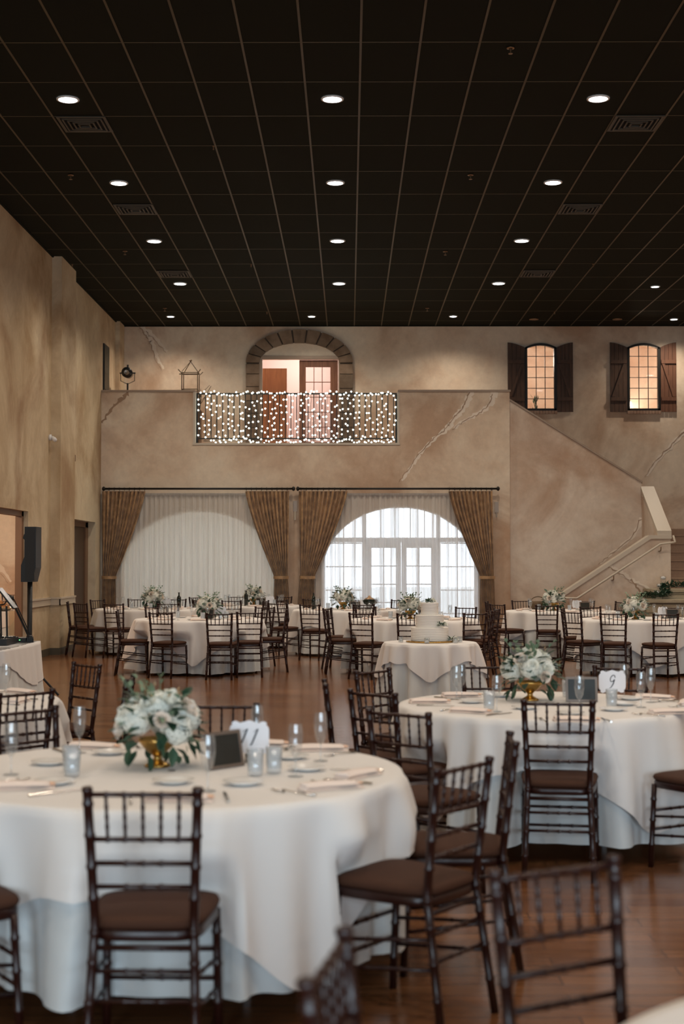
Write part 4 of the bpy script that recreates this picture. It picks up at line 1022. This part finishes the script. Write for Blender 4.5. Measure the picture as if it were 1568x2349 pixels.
def centerpiece(label, seed, size=1.0):
    rr = random.Random(seed)
    t = thing('floral_centerpiece', label, 'flower arrangement', (0, 0, 0), 0, 'white flower centrepieces in gold bowls')
    MB().lathe([(.001, 0), (.052, 0), (.055, .006), (.045, .014), (.02, .028), (.016, .04), (.025, .052), (.055, .075), (.078, .105), (.082, .118), (.076, .118), (.05, .085), (.001, .07)], n=28).build('bowl', M['gold'], t, True)
    def put(me, nm, th, el, rad, sc):
        o = bpy.data.objects.new(nm, me); C.objects.link(o); o.parent = t
        n = Vector((math.cos(th) * math.cos(el), math.sin(th) * math.cos(el), math.sin(el)))
        o.location = Vector((0, 0, .165)) + Vector((n.x * rad, n.y * rad, n.z * rad * .85)); o.rotation_euler = n.to_track_quat('Z', 'Y').to_euler(); o.scale = (sc,) * 3
    for k in range(5): put(H_, 'hydrangea', k * 2 * PI / 5 + rr.uniform(-.3, .3), rr.uniform(-.05, .45), .115, rr.uniform(.75, .98))
    put(H_, 'hydrangea', rr.uniform(0, 6), 1.25, .105, .85)
    for k in range(11): put(RO, 'rose', k * 2 * PI / 11 + rr.uniform(-.3, .3), rr.uniform(.25, 1.25), .165, rr.uniform(.55, .85))
    for k in range(5): put(RB, 'rose', k * 2 * PI / 5 + .6 + rr.uniform(-.3, .3), rr.uniform(-.1, .9), .168, rr.uniform(.6, .95))
    for nm, mt, cnt, L, Wd in (('foliage', M['leaf'], 80, (.06, .09), (.035, .048)), ('eucalyptus', M['leaf_pale'], 34, (.035, .06), (.025, .035))):
        m = MB()
        for k in range(cnt):
            th = rr.uniform(0, 6.28); el = rr.uniform(-.75, .9) if nm == 'foliage' else rr.uniform(-.5, 1.3); n = Vector((math.cos(th) * math.cos(el), math.sin(th) * math.cos(el), math.sin(el)))
            p = Vector((0, 0, .16)) + n * rr.uniform(.12, .165); leafmesh(m, p, n + Vector((rr.uniform(-.5, .5), rr.uniform(-.5, .5), rr.uniform(-.8, .3))), Vector((.2, .1, 1)), rr.uniform(*L), rr.uniform(*Wd))
        if nm == 'eucalyptus':
            for k in range(5):
                th = rr.uniform(0, 6.28); n = Vector((math.cos(th) * .8, math.sin(th) * .8, 1)).normalized(); P = [Vector((0, 0, .18)) + n * d + Vector((0, 0, -.3 * (d - .1) ** 2)) for d in (.08, .14, .19, .23)]
                m.tube(P, .0015, 4)
                for p in P[1:]:
                    for q in range(2): leafmesh(m, p, n + Vector((rr.uniform(-1, 1), rr.uniform(-1, 1), .2)), Vector((.2, .1, 1)), .032, .022)
        m.build(nm, mt, t)
    m = MB()
    for k in range(16):
        th = rr.uniform(0, 6.28); el = rr.uniform(.0, 1.2); n = Vector((math.cos(th) * math.cos(el), math.sin(th) * math.cos(el), math.sin(el))); p = Vector((0, 0, .17)) + n * rr.uniform(.17, .2)
        leafmesh(m, p, n + Vector((0, 0, .3)), Vector((.2, .1, 1)), .025, .010)
    m.build('dried_sprig', plain('tan dried grass', (.45, .32, .18), .8), t)
    return t
CL = 'white flowers in a gold bowl on '
cp = centerpiece(CL + T11, 1); cp.location = (-.79, 5.9, .772); cp.rotation_euler.z = .4
for k, (x, y, l, sc) in enumerate([(1.10, 8.69, T9, 1.0), (-2.85, 8.6, TM, 1), (-2.06, 20.9, TA, 1.05), (-3.48, 25.3, TB, 1.1), (-1.82, 27.3, TC_, 1.1), (-.10, 25.0, TD, 1.1), (.90, 20.9, TE, 1.05), (3.52, 24.5, TF, 1.1), (4.17, 20.8, TG, 1.05)]):
    dup(cp, (x, y, .772), 1.1 * k + 2, CL + l, scale=sc)

# ------------------------------------------------------------------ table ware
def flute(label):
    t = thing('champagne_flute', label, 'glass', (0, 0, 0), 0, 'champagne flutes on the tables')
    MB().lathe([(.001, .072), (.012, .078), (.022, .10), (.028, .14), (.027, .18), (.024, .205)], n=18).build('bowl', M['glass'], t, True)
    MB().lathe([(.001, .001), (.030, .0015), (.031, .003), (.006, .007), (.0035, .012), (.0032, .065), (.006, .075)], n=14).build('stem', M['glass'], t, True)
    return t
def ware():
    W_ = {}
    W_['flute'] = flute('-')
    t = W_['tumbler'] = thing('water_glass', '-', 'glass', (0, 0, 0), 0, 'clear tumblers on the tables'); MB().lathe([(.001, .004), (.028, .004), (.030, .01), (.034, .105), (.0325, .105), (.028, .02), (.001, .014)], n=18).build('glass_body', M['frost'], t, True)
    t = W_['plate'] = thing('bread_plate', '-', 'plate', (0, 0, 0), 0, 'white bread plates on the tables'); MB().lathe([(.001, .004), (.045, .004), (.05, .002), (.052, .006), (.078, .014), (.080, .016), (.076, .016), (.05, .009), (.001, .008)], n=30).build('dish', M['china'], t, True)
    t = W_['napkin'] = thing('folded_napkin', '-', 'napkin', (0, 0, 0), 0, 'folded blush napkins on the tables')
    def slab(x0, x1, y0, y1, z0, z1, nx=10, ny=4):
        m = MB(); T = [[None] * (ny + 1) for _ in range(nx + 1)]; B = [[None] * (ny + 1) for _ in range(nx + 1)]
        for i in range(nx + 1):
            for j in range(ny + 1):
                u, v = i / nx, j / ny; e = min(1, min(v, 1 - v) * 4) ** .5; x = x0 + (x1 - x0) * u + .004 * math.sin(v * 7); y = y0 + (y1 - y0) * v + .006 * math.sin(u * 5)
                T[i][j] = m.pts((x, y, z0 + (z1 - z0) * e * (.85 + .15 * math.sin(u * 4))))[0]; B[i][j] = m.pts((x, y, z0))[0]
        for i in range(nx):
            for j in range(ny): m.q(T[i][j], T[i + 1][j], T[i + 1][j + 1], T[i][j + 1]); m.q(B[i][j + 1], B[i + 1][j + 1], B[i + 1][j], B[i][j])
        for i in range(nx): m.q(B[i][0], B[i + 1][0], T[i + 1][0], T[i][0]); m.q(T[i][ny], T[i + 1][ny], B[i + 1][ny], B[i][ny])
        for j in range(ny): m.q(T[0][j], T[0][j + 1], B[0][j + 1], B[0][j]); m.q(B[nx][j], B[nx][j + 1], T[nx][j + 1], T[nx][j])
        return m
    slab(-.12, .12, -.045, .045, .001, .016).build('lower_fold', M['napkin'], t, True); uf = slab(-.115, .10, -.038, .036, .016, .030).build('upper_fold', M['napkin'], t, True)
    slab(.085, .122, -.03, .03, .0165, .022, 4).build('folded_edge', M['napkin_peach'], uf, True)
    t = W_['fork'] = thing('dinner_fork', '-', 'fork', (0, 0, 0), 0, 'steel forks on the tables'); m = MB(); m.tube([(0, -.10, .004), (0, -.02, .006), (0, .035, .010), (0, .05, .006)], [.005, .0028, .003, .008], 6)
    for q in (-.0075, -.0025, .0025, .0075): m.tube([(q, .048, .006), (q, .075, .004), (q, .10, .008)], .0013, 4)
    m.build('fork_body', M['steel'], t, True)
    t = W_['knife'] = thing('dinner_knife', '-', 'knife', (0, 0, 0), 0, 'steel knives on the tables'); m = MB(); m.tube([(0, -.11, .005), (0, -.01, .005)], [.0055, .004], 6); m.prism([(-.006, .002), (.006, .0022), (.005, .004), (-.005, .004)], -.01, .11); m.build('knife_body', M['steel'], t)
    t = W_['frame'] = thing('chalkboard_frame', '-', 'menu frame', (0, 0, 0), 0, 'small standing chalkboard frames'); m = MB(); w_, h_, f_ = .095, .15, .014
    mt = Matrix.Rotation(-.2, 4, 'X')
    for a, b in (((-w_, 0), (w_, f_)), ((-w_, h_ - f_), (w_, h_)), ((-w_, f_), (-w_ + f_, h_ - f_)), ((w_ - f_, f_), (w_, h_ - f_))): m.box((a[0], -.008, a[1]), (b[0], .006, b[1]), mt)
    m.build('frame', M['pewter'], t); MB().box((-w_ + f_, -.003, f_), (w_ - f_, .003, h_ - f_), mt).build('board', M['slate'], t); MB().tube([(0, .02, .1), (0, .075, .003)], .004, 6).build('easel_leg', M['pewter'], t)
    return W_
WR = ware(); first = {k: True for k in WR}; cnt = {}
def place(kind, x, y, rz, label, z=.7725, scale=None):
    k0 = (label); cnt[k0] = cnt.get(k0, 0) + 1
    if first[kind]: first[kind] = False; o = WR[kind]; o.location = (x, y, z); o.rotation_euler = (0, 0, rz); o['label'] = label; return o
    return dup(WR[kind], (x, y, z), rz, label, scale=scale)
def where(dx, dy):
    a = math.degrees(math.atan2(dy, dx)) % 360
    return ('right edge', 'back right edge', 'back edge', 'back left edge', 'left edge', 'front left edge', 'front edge', 'front right edge')[int((a + 22.5) // 45) % 8]
CT = {T11: (-.72, 5.80), T9: (1.15, 8.47), TM: (-2.70, 8.60)}
def lab(desc, tb, x, y, extra=''):
    c = CT[tb]; return '%s near the %s of %s%s' % (desc, where(x - c[0], y - c[1]), tb, extra)
near = {
 T11: dict(flute=[(-1.19, 6.31), (-1.34, 5.67), (-.21, 5.63), (-.12, 6.06), (-.41, 6.38), (-.52, 5.27)],
           plate=[(-1.25, 5.96), (-1.05, 6.28), (-.67, 5.46), (-.40, 5.43), (-.25, 6.14), (-.17, 5.80), (-1.12, 5.44)],
           napkin=[(-1.22, 5.32, .25), (-1.15, 6.46, -.2), (-.60, 5.06, 0.0), (-.07, 5.33, .5), (-.13, 6.40, .2), (.03, 5.62, 1.0), (-.40, 6.56, 0.0)],
           tumbler=[(-1.09, 5.63), (-1.12, 5.75), (-.37, 5.65), (-.30, 5.72)]),
 T9: dict(flute=[(.66, 8.77), (.70, 8.87), (1.29, 8.01), (1.71, 8.89), (1.69, 8.28), (1.81, 8.58), (.83, 8.03)],
          plate=[(.73, 8.55), (1.01, 8.20), (1.50, 8.11), (1.72, 8.75), (1.62, 8.42), (1.22, 7.90), (.95, 8.93)],
          napkin=[(.70, 8.93, .1), (.48, 8.53, .1), (.68, 7.99, -.4), (1.88, 8.80, -.4), (1.78, 7.95, .3), (1.20, 7.56, 0), (1.99, 8.45, 1.4)],
          tumbler=[(.80, 8.17), (1.36, 8.91), (1.52, 8.28)]),
 TM: dict(flute=[(-2.15, 8.95), (-2.2, 8.3)], plate=[(-2.35, 8.8), (-2.3, 8.1)], napkin=[(-2.1, 9.15, -.6), (-1.98, 8.55, 1.5), (-2.15, 8.02, .8)], tumbler=[(-2.4, 8.5)])}
nm_ = dict(flute='clear champagne flute', plate='white bread plate', napkin='folded blush napkin', tumbler='clear water tumbler')
for tb, d in near.items():
    cx, cy = CT[tb]; seen = {}
    for kind, L in d.items():
        seen.clear()
        for it in L:
            x, y = it[:2]; w_ = where(x - cx, y - cy); n = seen[w_] = seen.get(w_, 0) + 1
            extra = '' if n == 1 else ', second one' if n == 2 else ', third one'
            place(kind, x, y, it[2] if len(it) > 2 else R.uniform(0, 6), '%s near the %s of %s%s' % (nm_[kind], w_, tb, extra))
            if kind == 'napkin':
                a = math.atan2(cy - y, cx - x); px_, py_ = -math.sin(a), math.cos(a)
                place('fork', x + px_ * .17 + math.cos(a) * .04, y + py_ * .17 + math.sin(a) * .04, a - PI / 2, 'steel fork near the %s of %s%s' % (w_, tb, extra))
                place('knife', x - px_ * .17 + math.cos(a) * .04, y - py_ * .17 + math.sin(a) * .04, a - PI / 2, 'steel knife near the %s of %s%s' % (w_, tb, extra))
# shapes for the scalloped number cards and their script numerals
def ribbon_stroke(pts, ws, y=-.0035):
    m = MB(); prev = None; n = len(pts)
    for i, (p, w) in enumerate(zip(pts, ws)):
        q = pts[min(i + 1, n - 1)]; r = pts[max(i - 1, 0)]; dx, dz = q[0] - r[0], q[1] - r[1]; L = math.hypot(dx, dz) or 1
        c = m.pts((p[0] + dz / L * w, y, p[1] - dx / L * w), (p[0] - dz / L * w, y, p[1] + dx / L * w), (p[0] - dz / L * w, y + .002, p[1] + dx / L * w), (p[0] + dz / L * w, y + .002, p[1] - dx / L * w))
        if prev:
            m.q(prev[0], c[0], c[1], prev[1]); m.q(prev[1], c[1], c[2], prev[2]); m.q(prev[3], prev[0], c[0], c[3])
        prev = c
    return m
def card_outline(w, h):
    out = []
    for sx, sz in ((1, 1), (-1, 1), (-1, -1), (1, -1)):
        cx, cz = sx * w, sz * h; c = .018
        seq = [(cx, cz - sz * .035), (cx - sx * .004, cz - sz * .022), (cx - sx * .012, cz - sz * .016), (cx - sx * .010, cz - sz * .006), (cx - sx * .018, cz - sz * .001), (cx - sx * .030, cz), (cx - sx * .045, cz - sz * .008)]
        mid = (0, cz + sz * .006)
        out += seq if sx * sz > 0 else seq[::-1]
        if sx > 0 and sz > 0: out.append((0, cz + .004))
        if sx < 0 and sz < 0: out.append((0, cz - .004))
    return out
def number_card(x, y, rz, digits, label, sc=1.0):
    t = thing('table_number_card', label, 'number card', (x, y, .7725), rz, 'scalloped white table number cards'); t.scale = (sc,) * 3
    mt = MB(); ol = [(a, b + .105) for a, b in card_outline(.085, .068)]; mt.prism(ol, -.0015, .0015); cardo = mt.build('card', M['card'], t)
    m = MB(); m.box((-.03, -.02, 0), (.03, .02, .006)); m.box((-.02, .002, .006), (.02, .005, .06)); m.build('stand', M['steel'], t)
    for k, ch in enumerate(digits):
        ox = (k - (len(digits) - 1) / 2) * .045
        if ch == '1': pts = [(-.017, -.033), (-.010, -.024), (.0, .0), (.011, .026), (.016, .036), (.006, .030), (-.004, .022)]; ws = [.0025, .003, .0032, .003, .002, .0012, .0006]
        elif ch == '9':
            pts = [(.018 + .0, .024)] + [(.002 + .014 * math.cos(a) + .006 * math.sin(a), .020 + .020 * math.sin(a)) for a in [.4 + .5 * j for j in range(12)]] + [(.014, .012), (.006, -.012), (-.006, -.032), (-.018, -.040)]; ws = [.0015] + [.0022] * 12 + [.0028, .003, .0022, .0008]
        # refine
        P, Ws = [], []
        for i in range(len(pts) - 1):
            for j in range(4): u = j / 4; P.append((pts[i][0] + (pts[i + 1][0] - pts[i][0]) * u, pts[i][1] + (pts[i + 1][1] - pts[i][1]) * u)); Ws.append(ws[i] + (ws[i + 1] - ws[i]) * u)
        P.append(pts[-1]); Ws.append(ws[-1]); ribbon_stroke([(a + ox, b + .105) for a, b in P], Ws).build('numeral', M['ink'], cardo)
    return t
number_card(-.42, 6.02, -.15, '11', 'scalloped white card with a script 11 on ' + T11)
place('frame', -.50, 5.86, .85, 'small chalkboard in a pewter frame beside the 11 card')
number_card(1.62, 8.80, .12, '9', 'scalloped white card with a script 9 on ' + T9)
place('frame', 1.40, 8.60, -.05, 'small chalkboard in a pewter frame beside the 9 card')
# far tables: sparser settings
far = [(TA, -2.20, 20.95), (TB, -3.57, 25.4), (TC_, -1.82, 27.3), (TD, -.03, 25.0), (TE, .955, 20.85), (TF, 3.62, 24.4), (TG, 4.32, 20.9)]
for q, (l, cx, cy) in enumerate(far):
    rr = random.Random(50 + q)
    for k in range(8):
        a = k * PI / 4 + .1; w_ = where(math.cos(a), math.sin(a)); c, s = math.cos(a), math.sin(a)
        place('flute', cx + c * .55 - s * .12, cy + s * .55 + c * .12, 0, 'tiny clear flute near the %s of %s' % (w_, l))
        place('napkin', cx + c * .72, cy + s * .72, a + PI / 2, 'tiny folded napkin near the %s of %s' % (w_, l))
        place('plate', cx + c * .47 + s * .10, cy + s * .47 - c * .10, 0, 'tiny white plate near the %s of %s' % (w_, l))
        if k % 3 == 0: place('tumbler', cx + c * .40 - s * .05, cy + s * .40 + c * .05, 0, 'tiny clear tumbler near the %s of %s' % (w_, l))
    number_card(cx + .30, cy + .12, rr.uniform(-.4, .4), '', 'small scalloped number card on ' + l)
    place('frame', cx + .42 if q > 4 else cx + .14, cy - .22 if q < 5 else cy, rr.uniform(-.3, .3), 'small dark chalkboard frame on ' + l)
def bottle(x, y, l):
    t = thing('wine_bottle', l, 'bottle', (x, y, .7725), 0, 'dark bottles on the far tables'); MB().lathe([(.001, 0), (.037, 0), (.037, .19), (.030, .215), (.014, .235), (.013, .285), (.001, .286)], n=16).build('bottle_body', M['bottle'], t, True); MB().lathe([(.0145, .27), (.0155, .27), (.0155, .29), (.001, .291)], n=10).build('capsule', M['gloss_black'], t, True)
bottle(-3.02, 25.3, 'dark wine bottle on ' + TB); bottle(-.62, 25.0, 'dark wine bottle on the left of ' + TD); bottle(-1.95, 27.0, 'dark wine bottle on ' + TC_)
t = thing('serving_urn', 'dark lidded urn standing between glasses on ' + TD, 'urn', (.36, 25.2, .7725)); MB().lathe([(.001, 0), (.07, 0), (.05, .02), (.06, .05), (.13, .10), (.15, .16), (.13, .17), (.001, .18)], n=20).build('urn_body', M['bottle'], t, True); MB().lathe([(.1, .175), (.03, .21), (.02, .23), (.001, .24)], n=14).build('lid', M['brass'], t, True)
t = thing('wicker_basket', 'brown wicker basket on the left of ' + TF, 'basket', (3.28, 24.75, .7725)); MB().lathe([(.001, 0), (.10, 0), (.14, .08), (.135, .15), (.12, .15), (.09, .01)], n=20).build('basket_body', M['wicker'], t, True); MB().tube([(.13 * math.cos(PI * k / 12), 0, .13 + .1 * math.sin(PI * k / 12)) for k in range(13)], .008, 6).build('basket_handle', M['wicker'], t)

# ------------------------------------------------------------------ cake
t = thing('wedding_cake', 'three-tier white ribbed wedding cake with sprigs on the small round table', 'cake', (.845, 14.95, .772))
MB().lathe([(.001, 0), (.245, 0), (.25, .006), (.245, .014), (.001, .014)], n=48).build('cake_board', M['gold'], t, True)
z = .014
for r, h in ((.196, .140), (.149, .130), (.093, .128)):
    pr = [(.001, z), (r - .004, z)]; n = 8
    for k in range(n):
        for j in range(4): pr.append((r - .005 + .006 * math.sin(PI * (j + .5) / 4), z + h * (k + (j + .5) / 4) / n))
    pr += [(r - .004, z + h), (.001, z + h)]; MB().lathe(pr, n=64).build('cake_tier', M['icing'], t, True); z += h
def sprig(px, py, pz, seed, n=18, spread=.07):
    rr = random.Random(seed); m = MB()
    for k in range(n):
        d = Vector((rr.uniform(-1, 1), rr.uniform(-1, .3), rr.uniform(-.1, 1))); p = Vector((px, py, pz)) + d * .015; leafmesh(m, p, d, Vector((.1, .3, 1)), rr.uniform(.03, .06), .016)
    m.build('leaf_sprig', M['leaf'], t)
    for a, b in ((0, 0), (.035, .005), (-.03, .0)):
        o = bpy.data.objects.new('cake_rose', RO); C.objects.link(o); o.parent = t; o.location = (px + a + .02, py, pz + .015 + b); o.scale = (.55,) * 3; o.rotation_euler = (.8, .2, a * 20)
sprig(-.01, -.02, z + .005, 1); sprig(.10, -.145, .175, 2, 12); sprig(.22, -.06, .02, 3, 10)
vot = None
for x, y, l in ((.54, 14.88, 'left of the cake'), (.80, 14.66, 'in front of the cake'), (1.10, 14.75, 'right of the cake, nearer'), (1.16, 14.92, 'right of the cake, farther')):
    L_ = 'small clear votive candle glass ' + l
    if vot is None:
        vot = thing('votive_candle', L_, 'candle', (x, y, .772), 0, 'votive candles around the cake'); MB().lathe([(.001, .003), (.025, .003), (.028, .06), (.026, .06), (.024, .01), (.001, .008)], n=16).build('glass_cup', M['glass'], vot, True); MB().lathe([(.001, .01), (.022, .01), (.022, .028), (.001, .028)], n=12).build('wax', M['wax'], vot)
    else: dup(vot, (x, y, .772), 0, L_)

# ------------------------------------------------------------------ equipment table, loudspeaker, next-room buffet
def rect_table(x0, x1, y0, y1, label, seed, nm='rectangular_table'):
    t = thing(nm, 'long folding table under the cloths ' + label, 'table', ((x0 + x1) / 2, (y0 + y1) / 2, 0)); hx, hy = (x1 - x0) / 2, (y1 - y0) / 2
    MB().box((-hx + .02, -hy + .02, .74), (hx - .02, hy - .02, .762)).build('tabletop', M['oak'], t)
    for sx in (-1, 1):
        for sy in (-1, 1): MB().tube([(sx * (hx - .15), sy * (hy - .15), 0), (sx * (hx - .15), sy * (hy - .15), .74)], .016, 8).build('leg', M['doorpaint'], t)
    def cloth(nm2, off, dropf, mat, lb, zt, seed):
        fo = fold_f(seed, 21); m = MB(); N = 240; per = []
        L = 4 * (hx + hy)
        for i in range(N):
            s = L * i / N
            for ln, f in ((2 * hx, lambda q: (-hx + q, -hy, 0, -1)), (2 * hy, lambda q: (hx, -hy + q, 1, 0)), (2 * hx, lambda q: (hx - q, hy, 0, 1)), (2 * hy, lambda q: (-hx, hy - q, -1, 0))):
                if s < ln: per.append(f(s)); break
                s -= ln
            else: per.append((-hx, -hy, -.7, -.7))
        c = m.pts((0, 0, zt)); idx = [m.pts(*[(a * .98, b * .98, zt) for a, b, _, _ in per])]
        for j in range(13):
            row = []
            for i, (a, b, na, nb) in enumerate(per):
                th = 2 * PI * i / N; D = dropf(a, b); tt = D * j / 12; k = min(1, tt / .75); e = off + .006 + .06 * k * (.5 + .8 * fo(th)) + .05 * k
                # round the corners outward a little
                row.append((a + na * e, b + nb * e, zt - tt - (.004 if j else 0)))
            idx.append(m.pts(*row))
        for a, b in zip(idx, idx[1:]):
            for i in range(N): m.q(a[i], a[(i + 1) % N], b[(i + 1) % N], b[i])
        for i in range(N): m.q(c[0], idx[0][i], idx[0][(i + 1) % N])
        o = m.build(nm2, mat, None, True); o.location = t.location; tag(o, lb, 'tablecloth'); return o
    cloth('tablecloth', 0, lambda a, b: .72, M['cloth'], 'long pale under-cloth ' + label, .765, seed)
    cloth('tablecloth_topper', .012, lambda a, b: .28 + .14 * math.sin((a + b) * 2.4 + seed), M['topper'], 'shorter ivory top cloth ' + label, .771, seed)
rect_table(-4.9, -3.29, 13.55, 15.15, 'on the equipment table at the left', 5)
def eq(nm, x0, y0, z0, x1, y1, z1, label, cat='equipment'):
    t = thing(nm, label, cat, ((x0 + x1) / 2, (y0 + y1) / 2, z0)); hx, hy, h = (x1 - x0) / 2, (y1 - y0) / 2, z1 - z0
    MB().box((-hx, -hy, 0), (hx, hy, h)).build('case', M['black'], t); return t
t = eq('audio_mixer', -3.85, 14.25, .777, -3.42, 14.75, .84, 'low black audio mixer on the left equipment table', 'audio mixer')
m = MB()
for i in range(8):
    for j in range(4): m.lathe([(.008, 0), (.007, .012), (.001, .013)], (-.17 + i * .05, -.18 + j * .11, .063), 6)
m.build('knob', M['gloss_black'], t)['kind'] = 'stuff'
t = eq('wireless_receiver', -3.62, 14.82, .777, -3.36, 15.02, .82, 'flat black receiver with a green light on the left equipment table', 'receiver'); MB().box((.06, -.104, .018), (.072, -.10, .026)).build('indicator', M['led'], t)
t = thing('headphones', 'black headphones lying on gear at the left frame edge', 'headphones', (-3.60, 14.3, .845))
MB().tube([(.085 * math.cos(a), 0, .06 + .085 * math.sin(a)) for a in [PI * k / 12 for k in range(13)]], .009, 6).build('headband', M['gloss_black'], t, True)
for s_ in (-1, 1): o = MB().lathe([(.001, -.018), (.035, -.015), (.04, 0), (.035, .015), (.001, .018)], n=16).build('ear_cup', M['gloss_black'], t, True); o.location = (s_ * .085, 0, .05); o.rotation_euler = (0, PI / 2, 0)
t = thing('flight_case', 'boxy black gear with cables on the left equipment table', 'equipment', (-3.75, 13.9, .777)); MB().box((-.16, -.13, 0), (.16, .13, .17)).build('case', M['black'], t)
m = MB(); rr = random.Random(8)
for k in range(6): m.tube([(rr.uniform(-.15, .15), -.13, .05), (rr.uniform(-.2, .2), -.2, .1 + .1 * rr.random()), (rr.uniform(-.15, .2), -.16, .22), (rr.uniform(-.1, .1), 0, .17)], .005, 5)
m.build('cable', M['gloss_black'], t)
# clamp-on boom arm carrying a tablet tray
t = thing('boom_arm', 'black scissor boom arm clamped to the corner of the equipment table', 'microphone arm', (-3.33, 14.85, .772))
m = MB(); a = [Vector(p) for p in ((0, 0, .05), (-.19, -.02, .46), (-.50, -.05, .66))]
for p, q in zip(a, a[1:]):
    for s_ in (-.018, .018): m.tube([p + Vector((0, s_, 0)), q + Vector((0, s_, 0))], .008, 6)
    m.tube([p + Vector((.02, 0, .01)), q + Vector((.02, 0, .01))], .006, 6)
m.build('arm', M['gloss_black'], t)
m = MB()
for p in a[:2]: m.lathe([(.001, -.03), (.03, -.025), (.032, .02), (.001, .03)], p, 12)
m.build('joint', M['gloss_black'], t, True)
m = MB(); m.box((-.02, -.03, -.02), (.035, .03, .06)); m.box((.035, -.008, -.13), (.043, .008, .04)); m.box((-.02, -.008, -.135), (.043, .008, -.125)); m.build('clamp', M['black'], t)
t = thing('tablet_stand', 'black tilted tablet on a two-legged stand on the equipment table', 'tablet stand', (-3.52, 14.55, .84))
mt = Matrix.Translation((.03, 0, .40)) @ Matrix.Rotation(.9, 4, 'Y'); MB().box((-.13, -.09, -.008), (.13, .09, .008), mt).build('tablet', M['gloss_black'], t)
m = MB()
for s_ in (-.03, .03): m.tube([(s_, 0, .0), (s_ - .01, 0, .32)], .010, 6)
m.tube([(-.3, 0, .28), (.0, 0, .34), (.04, 0, .40)], .008, 6); m.box((-.1, -.08, 0), (.1, .08, .012)); m.build('stand', M['black'], t)
# loudspeaker on pole
t = thing('speaker_pole', 'black speaker pole with a tripod foot behind the equipment table', 'speaker stand', (-3.81, 17.0, 0)); MB().tube([(0, 0, .05), (0, 0, 1.37)], .031, 12).build('pole', M['black'], t, True)
for a_ in (.4, 2.5, 4.6): MB().tube([(0, 0, .4), (.35 * math.cos(a_), .35 * math.sin(a_), .01)], .014, 8).build('leg', M['black'], t)
t = thing('loudspeaker', 'tall narrow black loudspeaker on a pole at the left wall', 'loudspeaker', (-3.80, 17.0, 1.372))
MB().prism([(-.085, 0), (.05, 0), (.09, .17), (.09, .655), (-.045, .655), (-.045, .30), (-.085, .20)], -.15, .15).build('cabinet', M['black'], t)
MB().prism([(-.045, .48), (-.085, .52), (-.075, .56), (-.045, .60)], -.06, .06).build('horn_bracket', M['black'], t); MB().box((-.03, -.156, .02), (.075, -.15, .63)).build('grille', plain('speaker grille', (.018, .018, .019), .7), t)
# the buffet in the next room
rect_table(-7.2, -5.75, 24.0, 24.9, 'on the buffet in the next room', 9, 'buffet_table')
t = thing('bread_tray', 'oval steel tray heaped with bread rolls on the next-room buffet', 'serving tray', (-5.98, 24.3, .778)); MB().lathe([(.001, .004), (.2, .004), (.25, .05), (.245, .055), (.19, .012), (.001, .012)], n=28).build('tray', M['steel'], t, True)
rr = random.Random(2); roll = MB().lathe([(.001, -.02), (.04, -.015), (.055, .01), (.04, .035), (.001, .045)], n=12).build('bread_roll', M['bread'], None, True)
k = 0
for z, n, rd in ((.06, 9, .15), (.11, 6, .09), (.155, 3, .04)):
    for i in range(n):
        a = 2 * PI * i / n + z * 9; l = 'golden bread roll in the %s layer of the heap on the steel tray' % ('bottom' if z < .1 else 'middle' if z < .15 else 'top')
        o = roll if k == 0 else roll.copy()
        if k: C.objects.link(o)
        o.location = (-5.98 + rd * math.cos(a), 24.3 + rd * math.sin(a), .778 + z - .025); o.rotation_euler = (rr.uniform(-.3, .3), rr.uniform(-.3, .3), rr.uniform(0, 3)); tag(o, l, 'bread', 'bread rolls in the ' + ('bottom' if z < .1 else 'middle' if z < .15 else 'top') + ' layer'); k += 1
